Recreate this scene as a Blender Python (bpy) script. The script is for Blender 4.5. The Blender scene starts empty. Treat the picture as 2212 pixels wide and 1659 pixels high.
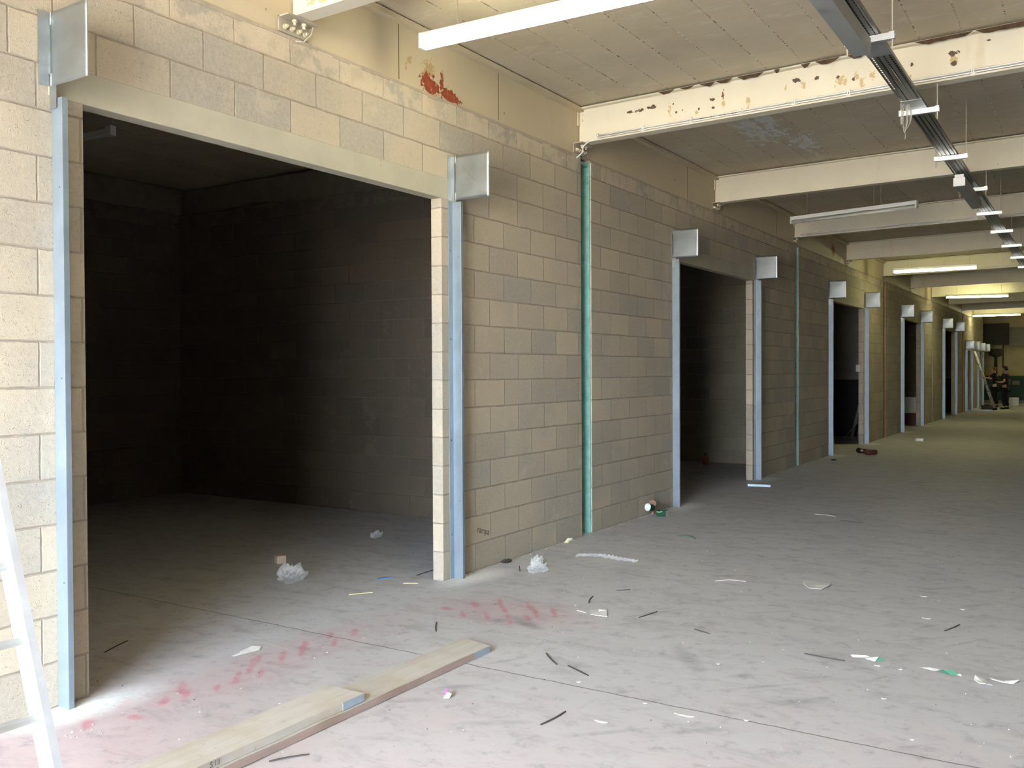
import bpy, bmesh, math, random
import numpy as np
from mathutils import Vector, Matrix
D = bpy.data
COL = bpy.context.scene.collection
SC = bpy.context.scene
random.seed(7)
RNG = np.random.default_rng(11)

# ------------------------------------------------------------------ camera
cd = D.cameras.new('camera'); cam = D.objects.new('camera', cd); COL.objects.link(cam)
F, YAW, PIT, ROL = 1985.7, .5664, -.0138, -.0048
cd.sensor_width = 36; cd.sensor_fit = 'HORIZONTAL'; cd.lens = 36 * F / 2212
cd.clip_start = .05; cd.clip_end = 300
fw = Vector((-math.sin(YAW) * math.cos(PIT), math.cos(YAW) * math.cos(PIT), math.sin(PIT)))
r0 = Vector((math.cos(YAW), math.sin(YAW), 0)); u0 = r0.cross(fw)
rr = r0 * math.cos(ROL) + u0 * math.sin(ROL); uu = -r0 * math.sin(ROL) + u0 * math.cos(ROL)
cam.matrix_world = Matrix(((rr.x, uu.x, -fw.x, 4.32), (rr.y, uu.y, -fw.y, 0), (rr.z, uu.z, -fw.z, 1.644), (0, 0, 0, 1)))
SC.camera = cam
# ------------------------------------------------------------------ world: daylight outside the loading door behind the camera
w = D.worlds.new('daylight'); SC.world = w; w.use_nodes = True
nt = w.node_tree; nt.nodes.clear()
tc = nt.nodes.new('ShaderNodeTexCoord'); sx = nt.nodes.new('ShaderNodeSeparateXYZ')
mr = nt.nodes.new('ShaderNodeMapRange'); mr.inputs[1].default_value = -.12; mr.inputs[2].default_value = .12
mix = nt.nodes.new('ShaderNodeMix'); mix.data_type = 'RGBA'
mix.inputs[6].default_value = (.98, .80, .54, 1)      # sunlit yard below the horizon
mix.inputs[7].default_value = (.83, .98, 1.18, 1)     # bright sky
bg = nt.nodes.new('ShaderNodeBackground'); bg.inputs[1].default_value = 7.0
wo = nt.nodes.new('ShaderNodeOutputWorld')
nt.links.new(tc.outputs['Generated'], sx.inputs[0]); nt.links.new(sx.outputs[2], mr.inputs[0])
nt.links.new(mr.outputs[0], mix.inputs[0]); nt.links.new(mix.outputs[2], bg.inputs[0]); nt.links.new(bg.outputs[0], wo.inputs[0])
YF = -3.2; DX0, DX1, DZ = .55, 4.6, 3.75              # front wall plane and its wide loading doorway
pl = D.lights.new('doorway_portal', 'AREA'); pl.shape = 'RECTANGLE'; pl.size = DX1 - DX0; pl.size_y = DZ
pl.cycles.is_portal = True
po = D.objects.new('doorway_portal', pl); COL.objects.link(po)
po.location = ((DX0 + DX1) / 2, YF - .15, DZ / 2); po.rotation_euler = (math.radians(90), 0, math.radians(180)) 
SC.view_settings.view_transform = 'Standard'; SC.view_settings.look = 'None'
SC.view_settings.gamma = 1; SC.view_settings.use_curve_mapping = False
SC.view_settings.exposure = 2.72
TUBE_COL = (.98, .96, .50); TUBE_STR = 8.5

# ------------------------------------------------------------------ node helpers
class NT:
    def __init__(s, name):
        s.m = D.materials.new(name); s.m.use_nodes = True; s.t = s.m.node_tree; s.t.nodes.clear()
        s.o = s.n('ShaderNodeOutputMaterial'); s.b = s.n('ShaderNodeBsdfPrincipled')
        s.l(s.b.outputs[0], s.o.inputs[0])
    def n(s, ty, **k):
        x = s.t.nodes.new(ty)
        for a, v in k.items(): setattr(x, a, v)
        return x
    def l(s, a, b): s.t.links.new(a, b)
    def put(s, v, sock):
        if hasattr(v, 'is_output'): s.l(v, sock)
        else: sock.default_value = v
    def math(s, op, a, b=0.0, c=None, clamp=False):
        x = s.n('ShaderNodeMath', operation=op, use_clamp=clamp); s.put(a, x.inputs[0]); s.put(b, x.inputs[1])
        if c is not None: s.put(c, x.inputs[2])
        return x.outputs[0]
    def mix(s, f, a, b, blend='MIX'):
        x = s.n('ShaderNodeMix', data_type='RGBA', blend_type=blend); x.clamp_factor = True
        s.put(f, x.inputs[0])
        for v, i in ((a, 6), (b, 7)):
            if isinstance(v, tuple) and len(v) == 3: v = v + (1,)
            s.put(v, x.inputs[i])
        return x.outputs[2]
    def noise(s, vec, scale, detail=4, rough=.55, dist=0, dim='3D'):
        x = s.n('ShaderNodeTexNoise'); x.noise_dimensions = dim
        if vec is not None: s.l(vec, x.inputs['Vector'])
        x.inputs['Scale'].default_value = scale; x.inputs['Detail'].default_value = detail
        x.inputs['Roughness'].default_value = rough; x.inputs['Distortion'].default_value = dist
        return x.outputs[0]
    def rng(s, v, a, b, c=0., d=1., smooth=False):
        x = s.n('ShaderNodeMapRange'); x.interpolation_type = 'SMOOTHSTEP' if smooth else 'LINEAR'
        s.put(v, x.inputs[0])
        for i, q in enumerate((a, b, c, d)): x.inputs[i + 1].default_value = q
        return x.outputs[0]
    def scale(s, vec, xyz, loc=(0, 0, 0)):
        x = s.n('ShaderNodeMapping'); s.l(vec, x.inputs[0]); x.inputs['Scale'].default_value = xyz
        x.inputs['Location'].default_value = loc
        return x.outputs[0]
    def bump(s, h, strength=.4, dist=.01, prev=None):
        x = s.n('ShaderNodeBump'); x.inputs['Strength'].default_value = strength; x.inputs['Distance'].default_value = dist
        s.l(h, x.inputs['Height'])
        if prev is not None: s.l(prev, x.inputs['Normal'])
        s.l(x.outputs[0], s.b.inputs['Normal']); return x.outputs[0]
    def pos(s): return s.n('ShaderNodeNewGeometry').outputs['Position']
    def obj(s): return s.n('ShaderNodeTexCoord').outputs['Object']
    def uv(s): return s.n('ShaderNodeTexCoord').outputs['UV']
    def attr(s, nm):
        x = s.n('ShaderNodeAttribute'); x.attribute_name = nm; return x.outputs['Color']
    def sep(s, v):
        x = s.n('ShaderNodeSeparateXYZ'); s.l(v, x.inputs[0]); return x.outputs
    def fin(s, col, rough=.8, metal=0., spec=.3):
        s.put(col if not (isinstance(col, tuple) and len(col) == 3) else col + (1,), s.b.inputs['Base Color'])
        s.put(rough, s.b.inputs['Roughness']); s.put(metal, s.b.inputs['Metallic'])
        s.b.inputs['Specular IOR Level'].default_value = spec
        return s.m

def plain(name, col, rough=.7, metal=0., spec=.3, var=.12, sc=6., bump=0.):
    t = NT(name); p = t.obj(); n = t.noise(p, sc, 5)
    c = t.mix(t.rng(n, .3, .7), tuple(x * (1 - var) for x in col), tuple(min(1, x * (1 + var)) for x in col))
    if bump: t.bump(t.noise(p, sc * 12, 3), bump, .004)
    return t.fin(c, rough, metal, spec)

def block_mat(name, a, b, c, mort, porous=1., linef=.4, md=.84):
    """concrete blockwork on metric UVs: 450 x 225 mm, half bond"""
    t = NT(name); uv = t.uv(); P = t.pos()
    wob = t.n('ShaderNodeTexNoise'); t.l(P, wob.inputs['Vector']); wob.inputs['Scale'].default_value = 9; wob.inputs['Detail'].default_value = 3
    va = t.n('ShaderNodeVectorMath', operation='SUBTRACT'); t.l(wob.outputs['Color'], va.inputs[0]); va.inputs[1].default_value = (.5, .5, .5)
    vb = t.n('ShaderNodeVectorMath', operation='SCALE'); t.l(va.outputs[0], vb.inputs[0]); vb.inputs['Scale'].default_value = .012
    vc = t.n('ShaderNodeVectorMath', operation='ADD'); t.l(uv, vc.inputs[0]); t.l(vb.outputs[0], vc.inputs[1])
    s = t.sep(vc.outputs[0]); u, v = s[0], s[1]
    rf = t.math('DIVIDE', v, .225); row = t.math('FLOOR', rf); fv = t.math('SUBTRACT', rf, row)
    par = t.math('MODULO', t.math('ADD', row, 100), 2.)
    uf = t.math('ADD', t.math('DIVIDE', u, .45), t.math('MULTIPLY', par, .5)); cl = t.math('FLOOR', uf); fu = t.math('SUBTRACT', uf, cl)
    du = t.math('MULTIPLY', t.math('MINIMUM', fu, t.math('SUBTRACT', 1., fu)), .45)
    dv = t.math('MULTIPLY', t.math('MINIMUM', fv, t.math('SUBTRACT', 1., fv)), .225)
    dd = t.math('MINIMUM', du, dv)
    mo = t.rng(dd, .004, .0075, 1., 0., True)
    cmb = t.n('ShaderNodeCombineXYZ'); t.l(cl, cmb.inputs[0]); t.l(row, cmb.inputs[1])
    wn = t.n('ShaderNodeTexWhiteNoise', noise_dimensions='2D'); t.l(cmb.outputs[0], wn.inputs['Vector'])
    wc = t.sep(wn.outputs['Color'])
    col = t.mix(t.rng(wc[0], .1, .9), a, b)
    col = t.mix(t.math('MULTIPLY', t.rng(wc[1], .78, .86), .5), col, tuple(x * .9 for x in c))
    col = t.mix(t.rng(t.noise(P, 1.3, 4), .48, .8), col, tuple(x * .95 for x in c))
    fine = t.noise(P, 260, 2, .6); mid = t.noise(P, 38, 5, .65)
    col = t.mix(t.rng(mid, .35, .7, .0, .35), col, tuple(x * 1.18 for x in a))
    vo = t.n('ShaderNodeTexVoronoi'); t.l(P, vo.inputs['Vector']); vo.inputs['Scale'].default_value = 120; vo.inputs['Randomness'].default_value = 1
    pit = t.math('MULTIPLY', t.rng(vo.outputs['Distance'], .05, .28, 1., 0.), t.rng(t.noise(P, 24, 3), .46, .58))
    col = t.mix(t.math('MULTIPLY', pit, .55 * porous), col, tuple(x * .45 for x in a))
    # pointing: a pale wiped edge with a dark struck line in it
    line = t.rng(dd, .0008, .003, 1., 0., True)
    dirt = t.rng(t.noise(P, 7, 4), .35, .6)
    mcol = t.mix(dirt, tuple(x * (md + .1) for x in mort), tuple(x * md for x in mort))
    col = t.mix(t.math('MULTIPLY', mo, .9), col, mcol)
    col = t.mix(t.math('MULTIPLY', line, t.rng(t.noise(P, 11, 3), .36, .54, linef * .15, linef)), col, tuple(x * .32 for x in b))
    # mortar smears and small drips
    sm = t.rng(t.noise(P, 3.1, 8, .62), .60, .66)
    col = t.mix(t.math('MULTIPLY', sm, .35), col, tuple(min(1, x * 1.22) for x in mort))
    z = t.sep(P)[2]
    top = t.math('MULTIPLY', t.rng(z, 3.58, 3.62), t.rng(t.noise(P, 6, 7, .65), .44, .52))
    col = t.mix(t.math('MULTIPLY', top, .6), col, tuple(min(1, x * 1.25) for x in a))
    h = t.math('ADD', t.math('MULTIPLY', mo, -.8), t.math('MULTIPLY', fine, .35 * porous))
    h = t.math('SUBTRACT', h, t.math('MULTIPLY', pit, .7 * porous)); h = t.math('ADD', h, t.math('MULTIPLY', mid, .5))
    h = t.math('SUBTRACT', h, t.math('MULTIPLY', line, .5))
    t.bump(h, .8, .006)
    return t.fin(col, .95, 0, .12)

def painted(name, base, stain, rust, amount=.5, rough=.55, use_attr=True, scale=1.):
    """old cream paint: faint stains, flaked patches down to brown primer; flake places from the 'wear' attribute"""
    t = NT(name); P = t.pos()
    n1 = t.noise(P, 2.2 * scale, 6, .6); n2 = t.noise(t.scale(P, (3., 3., .6)), 2.5 * scale, 5)
    col = t.mix(t.rng(n1, .35, .7, 0, .5), base, tuple(x * .86 for x in base))
    col = t.mix(t.rng(n2, .62, .72, 0, .35 * amount), col, stain)
    edge = t.noise(P, 34, 6, .68)
    if use_attr:
        a = t.n('ShaderNodeAttribute'); a.attribute_name = 'wear'; c = t.n('ShaderNodeSeparateColor'); t.l(a.outputs['Color'], c.inputs[0])
        def cut(x): return t.rng(t.math('ADD', x, t.math('MULTIPLY', t.math('SUBTRACT', edge, .5), 2.2)), .49, .53)
        s_ = cut(c.outputs[1]); col = t.mix(t.math('MULTIPLY', s_, .85), col, stain)
        r_ = cut(c.outputs[0]); col = t.mix(r_, col, t.mix(t.rng(edge, .35, .65), rust, tuple(x * .6 for x in rust)))
        b_ = cut(c.outputs[2]); col = t.mix(b_, col, (.10, .062, .035))
    sp = t.rng(t.noise(P, 14 * scale, 8, .72), .735 - .03 * amount, .75 - .03 * amount)
    col = t.mix(sp, col, (.12, .075, .045))
    t.bump(t.noise(P, 45, 4), .12, .003)
    return t.fin(col, rough, 0, .4)

M = {}
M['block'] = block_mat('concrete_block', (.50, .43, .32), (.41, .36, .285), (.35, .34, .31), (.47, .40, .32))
M['room_block'] = block_mat('shade_toned_block', (.17, .14, .105), (.145, .122, .095), (.125, .115, .095), (.20, .17, .135), .6, .12, 1.0)  # blockwork copy with the dark rooms' shade put into its colour
M['room_block_light'] = block_mat('lighter_shade_toned_block', (.30, .27, .20), (.25, .225, .17), (.21, .20, .165), (.33, .29, .22), .6, .12, 1.0)  # same block for the second room, less shade put into the colour
M['edge_beam'] = painted('cream_paint_beam', (.56, .475, .325), (.43, .30, .13), (.38, .085, .035), .5)
M['beam'] = painted('cream_paint', (.72, .665, .53), (.50, .35, .15), (.30, .10, .03), .6)
M['beam_plain'] = painted('cream_paint_plain', (.65, .60, .475), (.44, .32, .16), (.30, .10, .03), 1.0, use_attr=False)
M['bracket'] = plain('grey_beige_bracket', (.40, .36, .28), .55)
M['room_steel'] = plain('shade_toned_room_steel', (.22, .19, .14), .7)  # cream room beams, colour darkened to stand for the shade in there
M['bolt'] = plain('painted_bolt', (.66, .58, .42), .45, var=.08)
M['far_paint'] = plain('yellowed_wall_paint', (.42, .36, .20), .8, sc=2)
M['dado'] = plain('dark_green_dado_paint', (.012, .045, .035), .5, sc=2)
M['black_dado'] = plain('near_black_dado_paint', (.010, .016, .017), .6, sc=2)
M['dark'] = plain('dark_steel_housing', (.045, .038, .028), .7)
M['grey_panel'] = plain('grey_board', (.20, .185, .15), .8)
M['teal'] = plain('teal_paint', (.21, .44, .39), .45, sc=14, var=.18)
M['rust_post'] = plain('red_oxide_paint', (.17, .055, .025), .8, sc=20, var=.35)
M['pale_post'] = plain('pale_primer_paint', (.30, .29, .24), .7)
M['white_plastic'] = plain('white_plastic', (.72, .72, .70), .4, spec=.5, var=.04)
M['batten'] = plain('white_enamel', (.70, .70, .69), .35, spec=.5, var=.05)
M['grey_cable'] = plain('grey_cable_sheath', (.42, .40, .36), .5)
M['black_cable'] = plain('black_cable_sheath', (.03, .03, .028), .5)
M['wire'] = plain('pale_hanging_wire', (.55, .50, .40), .5)
M['paper'] = plain('white_paper', (.72, .71, .67), .85, var=.06)
M['grey_paper'] = plain('grey_paper', (.60, .59, .54), .85, var=.12, sc=25)
M['offcut'] = plain('dark_metal_offcut', (.075, .065, .062), .7)
M['yellow'] = plain('pale_yellow_plastic', (.74, .66, .30), .5)
M['green'] = plain('dark_green_card', (.004, .045, .02), .45, var=.1)
M['lime'] = plain('lime_print', (.18, .75, .2), .5, var=.03)
M['mint'] = plain('mint_green_plastic', (.13, .42, .28), .45)
M['greenstr'] = plain('dark_green_string', (.05, .13, .10), .8)
M['brown_card'] = plain('brown_cardboard', (.33, .22, .14), .85)
M['pink'] = plain('magenta_foil', (.55, .10, .42), .3)
M['lilac'] = plain('lilac_foil', (.62, .55, .72), .3)
M['blue'] = plain('blue_plastic', (.10, .25, .50), .5)
M['redtool'] = plain('dark_red_casing', (.085, .028, .025), .5)
M['orange'] = plain('orange_brown_plastic', (.30, .085, .03), .4)
M['black_rubber'] = plain('black_rubber', (.02, .02, .018), .7)
M['skin'] = plain('skin', (.50, .30, .20), .6, var=.05)
M['hair'] = plain('dark_hair', (.015, .012, .01), .7)
M['brown_hair'] = plain('brown_hair', (.13, .08, .04), .7)
M['navy'] = plain('dark_work_clothes', (.012, .013, .018), .9)
M['trouser'] = plain('black_work_trousers', (.010, .010, .012), .9)
M['scribe'] = plain('scribed_line', (.12, .13, .13), .6)
M['ink'] = plain('dark_pencil', (.07, .07, .06), .9, var=.02)
M['debris'] = plain('mortar_crumbs', (.40, .36, .30), .95, sc=40)
M['white_crumb'] = plain('plaster_crumbs', (.85, .83, .78), .95)
M['fluff'] = plain('dusty_fluff', (.09, .08, .07), 1., sc=60)

def galv(name, base=(.60, .63, .65), rough=.42, metal=.75, dent=.2):
    t = NT(name); P = t.obj(); n = t.noise(P, 7, 5)
    vo = t.n('ShaderNodeTexVoronoi'); t.l(P, vo.inputs['Vector']); vo.inputs['Scale'].default_value = 60
    sp = t.sep(vo.outputs['Color'])[0]
    c = t.mix(t.rng(n, .35, .65), tuple(x * .86 for x in base), base)
    c = t.mix(t.math('MULTIPLY', sp, .16), c, tuple(x * .8 for x in base))
    r = t.rng(n, .3, .7, rough * .8, rough * 1.25)
    t.bump(t.noise(P, 5.3, 2), dent, .02)
    return t.fin(c, r, metal, .5)
M['galv'] = galv('galvanised_plate', (.44, .48, .50), .36, .9, .4)
M['rail'] = galv('galvanised_rail', (.31, .375, .425), .42, .55, .05)
M['tray'] = galv('galvanised_tray', (.20, .21, .21), .35, .8, .05)
M['strut'] = galv('zinc_strut', (.70, .73, .75), .35, .8, .03)
M['trunk'] = galv('galvanised_trunking', (.40, .41, .40), .5, .6, .03)
M['alu'] = galv('aluminium', (.62, .62, .61), .38, .35, .03)
M['alu_dull'] = galv('dull_aluminium', (.55, .54, .50), .5, .3, .03)

def lintel_mat():
    t = NT('cast_concrete_lintel'); P = t.pos(); n = t.noise(P, 2.5, 6, .6)
    c = t.mix(t.rng(n, .35, .7), (.47, .44, .335), (.40, .375, .29))
    c = t.mix(t.rng(t.noise(P, 12, 7, .7), .64, .70, 0, .5), c, (.30, .26, .18))
    t.bump(t.noise(P, 60, 4), .25, .003); return t.fin(c, .9, 0, .15)
M['lintel'] = lintel_mat()

def ceiling_mat():
    t = NT('painted_precast_planks'); P = t.pos(); s = t.sep(P)
    q = t.math('DIVIDE', t.math('SUBTRACT', s[0], .038), .308); k = t.math('FLOOR', q); f = t.math('SUBTRACT', q, k)
    d = t.math('MULTIPLY', t.math('MINIMUM', f, t.math('SUBTRACT', 1., f)), .308)
    bit = t.noise(t.scale(P, (3, 1.2, 3)), 7, 5, .7)
    seam = t.math('MULTIPLY', t.rng(d, .002, .009, 1., 0.), t.rng(bit, .47, .54))
    wn = t.n('ShaderNodeTexWhiteNoise', noise_dimensions='1D'); t.l(k, wn.inputs['W'])
    c = t.mix(wn.outputs['Value'], (.48, .405, .29), (.54, .46, .33))
    c = t.mix(t.rng(t.noise(P, 1.6, 6, .6), .4, .68), c, (.58, .50, .36))
    c = t.mix(t.rng(t.noise(t.scale(P, (1, 2.6, 1)), 3.2, 7, .68), .57, .66, 0, .45), c, (.66, .60, .49))
    a = t.n('ShaderNodeAttribute'); a.attribute_name = 'wear'; sc = t.n('ShaderNodeSeparateColor'); t.l(a.outputs['Color'], sc.inputs[0])
    edge = t.noise(t.scale(P, (1.6, .7, 1)), 7, 8, .7)
    pe = t.rng(t.math('ADD', sc.outputs[0], t.math('MULTIPLY', t.math('SUBTRACT', edge, .5), 2.4)), .50, .56)
    c = t.mix(pe, c, (.62, .62, .59))
    c = t.mix(seam, c, t.mix(t.rng(t.noise(P, 30, 2), .47, .53), (.16, .12, .08), (.72, .66, .54)))
    h = t.math('ADD', t.math('MULTIPLY', t.rng(d, 0, .008, 1., 0.), -1.), t.math('MULTIPLY', t.noise(P, 25, 5), .5))
    h = t.math('ADD', h, t.math('MULTIPLY', seam, .6))
    t.bump(h, .5, .008); return t.fin(c, .7, 0, .3)
M['ceiling'] = ceiling_mat()

def floor_mat():
    t = NT('worn_concrete_floor'); P = t.pos(); s = t.sep(P)
    big = t.noise(P, .55, 5, .6); mid = t.noise(P, 2.4, 7, .62); fine = t.noise(P, 26, 6, .65)
    c = t.mix(t.rng(big, .35, .65), (.53, .515, .50), (.475, .465, .455))
    # reddish old paint ghost in the near part of the slab
    near = t.rng(t.math('ADD', t.math('SUBTRACT', s[1], t.math('MULTIPLY', s[0], .28)), t.math('MULTIPLY', t.math('SUBTRACT', mid, .5), 3.)), 1.6, 4.6, 1., 0., True)
    c = t.mix(t.math('MULTIPLY', near, .75), c, (.50, .40, .385))
    mp = t.n('ShaderNodeMapping'); t.l(P, mp.inputs[0]); mp.inputs['Rotation'].default_value = (0, 0, -.75); mp.inputs['Scale'].default_value = (1.2, 2.4, 1)
    sm = t.noise(mp.outputs[0], 2.3, 9, .70, .5)
    c = t.mix(t.rng(sm, .50, .68, 0, .5), c, (.28, .25, .25))
    sm2 = t.noise(P, 9., 6, .7)
    c = t.mix(t.rng(sm2, .54, .68, 0, .6), c, (.25, .225, .225))
    c = t.mix(t.rng(t.noise(P, 5.5, 6, .66), .56, .70, 0, .4), c, (.55, .535, .52))
    c = t.mix(t.rng(fine, .35, .7, 0, .30), c, (.50, .48, .475))
    a = t.n('ShaderNodeAttribute'); a.attribute_name = 'wear'; sc = t.n('ShaderNodeSeparateColor'); t.l(a.outputs['Color'], sc.inputs[0])
    br = t.rng(t.noise(P, 12, 6, .7), .30, .62, .35, 1.)
    c = t.mix(t.math('MULTIPLY', sc.outputs[0], br), c, (.50, .13, .15))
    c = t.mix(t.math('MULTIPLY', sc.outputs[1], t.rng(fine, .3, .55, .6, 1.)), c, (.80, .80, .76))
    c = t.mix(t.math('MULTIPLY', sc.outputs[2], br), c, (.10, .105, .115))
    # saw-cut joint across the bay
    dj = t.math('ABSOLUTE', t.math('SUBTRACT', t.math('ADD', s[1], t.math('MULTIPLY', t.math('SUBTRACT', t.noise(P, 6, 4), .5), .03)), 4.205))
    c = t.mix(t.math('MULTIPLY', t.rng(dj, .002, .007, 1., 0.), .8), c, (.09, .075, .07))
    dk = t.math('ABSOLUTE', t.math('SUBTRACT', s[1], 11.89)); c = t.mix(t.math('MULTIPLY', t.rng(dk, .002, .008, 1., 0.), .4), c, (.12, .11, .10))
    h = t.math('ADD', t.math('MULTIPLY', fine, .35), t.math('MULTIPLY', mid, .4)); h = t.math('SUBTRACT', h, t.rng(dj, .001, .006, 1., 0.))
    t.bump(h, .35, .004)
    return t.fin(c, t.rng(sm, .3, .7, .55, .8), 0, .35)
M['floor'] = floor_mat()

def wood_mat(name, a, b, stain):
    t = NT(name); P = t.pos(); n = t.noise(t.scale(P, (14, 1.2, 14)), 2.2, 6, .6); m = t.noise(P, 2.0, 5, .6)
    c = t.mix(t.rng(n, .35, .65), a, b); c = t.mix(t.rng(m, .52, .66, 0, .75), c, stain)
    c = t.mix(t.rng(t.noise(P, 17, 7, .7), .62, .70, 0, .5), c, (.20, .18, .15))
    t.bump(n, .2, .003); return t.fin(c, .85, 0, .2)
M['wood'] = wood_mat('dusty_scaffold_board', (.545, .50, .43), (.48, .44, .375), (.45, .37, .27))
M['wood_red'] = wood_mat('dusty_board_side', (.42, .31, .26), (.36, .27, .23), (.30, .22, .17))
M['band'] = galv('board_end_band', (.38, .45, .50), .6, .3, .1)

def emis(name, col, st):
    m = D.materials.new(name); m.use_nodes = True; n = m.node_tree; n.nodes.clear()
    e = n.nodes.new('ShaderNodeEmission'); e.inputs[0].default_value = col + (1,); e.inputs[1].default_value = st
    o = n.nodes.new('ShaderNodeOutputMaterial'); n.links.new(e.outputs[0], o.inputs[0]); return m
M['tube_on'] = emis('lit_fluorescent_tube', TUBE_COL, TUBE_STR)
M['tube_on_near'] = emis('lit_fluorescent_tube_whiter', (1, .95, .68), 5.5)
M['tube_off'] = plain('unlit_fluorescent_tube', (.55, .55, .52), .25, spec=.5)

def clear_plastic():
    t = NT('crumpled_clear_film'); t.fin((.80, .82, .82), .25, 0, .5)
    tr = t.n('ShaderNodeBsdfTransparent'); mx = t.n('ShaderNodeMixShader'); mx.inputs[0].default_value = .26
    t.l(tr.outputs[0], mx.inputs[1]); t.l(t.b.outputs[0], mx.inputs[2]); t.l(mx.outputs[0], t.o.inputs[0])
    return t.m
M['film'] = clear_plastic()

# ------------------------------------------------------------------ geometry helpers
def link(o, parent=None):
    COL.objects.link(o)
    if parent is not None: o.parent = parent
    return o
def tag(o, label=None, cat=None, group=None, kind=None):
    if label: o['label'] = label
    if cat: o['category'] = cat
    if group: o['group'] = group
    if kind: o['kind'] = kind
    return o
def thing(name, label, cat, loc=(0, 0, 0), rz=0, group=None):
    o = D.objects.new(name, None); o.empty_display_size = .1; COL.objects.link(o); o.location = loc; o.rotation_euler = (0, 0, rz)
    return tag(o, label, cat, group)

class MB:
    """collects shapes, builds ONE mesh object with metric box UVs"""
    def __init__(s): s.v = []; s.f = []; s.uvo = []; s.sm = []
    def box(s, a, b, uvo=(0, 0), R=None, T=None):
        i = len(s.v); x0, y0, z0 = a; x1, y1, z1 = b
        P = [(x0, y0, z0), (x1, y0, z0), (x1, y1, z0), (x0, y1, z0), (x0, y0, z1), (x1, y0, z1), (x1, y1, z1), (x0, y1, z1)]
        if R is not None: P = [tuple(R @ Vector(p)) for p in P]
        if T is not None: P = [tuple(Vector(p) + Vector(T)) for p in P]
        s.v += P
        for q in ((0, 3, 2, 1), (4, 5, 6, 7), (0, 1, 5, 4), (1, 2, 6, 5), (2, 3, 7, 6), (3, 0, 4, 7)):
            s.f.append([i + k for k in q]); s.uvo.append(uvo); s.sm.append(False)
        return s
    def quad(s, pts, uvo=(0, 0)):
        i = len(s.v); s.v += [tuple(p) for p in pts]; s.f.append(list(range(i, i + len(pts)))); s.uvo.append(uvo); s.sm.append(False); return s
    def prism(s, poly, axis, a, b, T=(0, 0, 0)):
        """extrude 2D polygon along axis ('x','y','z') from a to b"""
        n = len(poly); i = len(s.v)
        for h in (a, b):
            for p, q in poly:
                c = {'x': (h, p, q), 'y': (p, h, q), 'z': (p, q, h)}[axis]
                s.v.append((c[0] + T[0], c[1] + T[1], c[2] + T[2]))
        s.f.append([i + k for k in range(n)][::-1]); s.f.append([i + n + k for k in range(n)])
        for k in range(n): s.f.append([i + k, i + (k + 1) % n, i + n + (k + 1) % n, i + n + k])
        m = n + 2; s.uvo += [(0, 0)] * m; s.sm += [False] * m; return s
    def tube(s, pts, r, n=8, cap=True, rs=None):
        pts = [Vector(p) for p in pts]; i0 = len(s.v); prev = None
        for k, p in enumerate(pts):
            d = (pts[min(k + 1, len(pts) - 1)] - pts[max(k - 1, 0)]).normalized()
            if prev is None: a = d.orthogonal().normalized()
            else: a = (prev - d * prev.dot(d)).normalized()
            prev = a; b = d.cross(a); rad = rs[k] if rs else r
            for j in range(n):
                t = 2 * math.pi * j / n; s.v.append(tuple(p + (a * math.cos(t) + b * math.sin(t)) * rad))
        for k in range(len(pts) - 1):
            for j in range(n):
                q = i0 + k * n; s.f.append([q + j, q + (j + 1) % n, q + n + (j + 1) % n, q + n + j]); s.uvo.append((0, 0)); s.sm.append(True)
        if cap:
            s.f.append([i0 + j for j in range(n)][::-1]); e = i0 + (len(pts) - 1) * n; s.f.append([e + j for j in range(n)])
            s.uvo += [(0, 0)] * 2; s.sm += [False] * 2
        return s
    def build(s, name, mat, parent=None, bevel=0, loc=None):
        me = D.meshes.new(name); me.from_pydata(s.v, [], s.f); me.update()
        uvl = me.uv_layers.new(name='UVMap')
        for p in me.polygons:
            n = p.normal; ax = max(range(3), key=lambda k: abs(n[k])); o = s.uvo[p.index]
            for li in p.loop_indices:
                c = me.vertices[me.loops[li].vertex_index].co
                if ax == 1 and len(o) > 2: uvl.data[li].uv = (c.x + .165, c.z); continue
                uvl.data[li].uv = ((c.y if ax == 0 else c.x) - o[0], (c.z if ax != 2 else c.y) - o[1])
            p.use_smooth = s.sm[p.index]
        if mat is not None: me.materials.append(mat)
        o = D.objects.new(name, me); link(o, parent)
        if loc is not None: o.location = loc
        if bevel:
            b = o.modifiers.new('bevel', 'BEVEL'); b.width = bevel; b.segments = 2; b.limit_method = 'ANGLE'
        return o
def struct(o): o['kind'] = 'structure'; return o

def grid(name, O, U, V, nu, nv, mat, fn, parent=None, warp=None):
    """fine flat grid O + u*U + v*V carrying a 'wear' colour attribute from fn(array points) -> (N,3)"""
    uu_, vv_ = np.meshgrid(np.linspace(0, 1, nu + 1), np.linspace(0, 1, nv + 1))
    P = np.array(O)[None] + uu_.reshape(-1, 1) * np.array(U)[None] + vv_.reshape(-1, 1) * np.array(V)[None]
    if warp: P = warp(P)
    k = np.arange(nu * nv); a = (k // nu) * (nu + 1) + k % nu
    F_ = np.stack([a, a + 1, a + nu + 2, a + nu + 1], 1)
    me = D.meshes.new(name); me.from_pydata(P.tolist(), [], F_.tolist()); me.update()
    at = me.color_attributes.new('wear', 'FLOAT_COLOR', 'POINT'); c = np.ones((len(P), 4), np.float32); c[:, :3] = fn(P)
    at.data.foreach_set('color', c.ravel()); me.materials.append(mat)
    o = D.objects.new(name, me); link(o, parent); return o

def blob(P, c, s, ang=0., soft=1.):
    """soft elliptical field: 1 inside, falling to 0"""
    d = P - np.array(c)[None]; ca, sa = math.cos(ang), math.sin(ang)
    x = (d[:, 0] * ca + d[:, 1] * sa) / s[0]; y = (-d[:, 0] * sa + d[:, 1] * ca) / s[1]
    r = np.sqrt(x * x + y * y); return np.clip((1 + soft * .5 - r) / soft, 0, 1)

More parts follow.
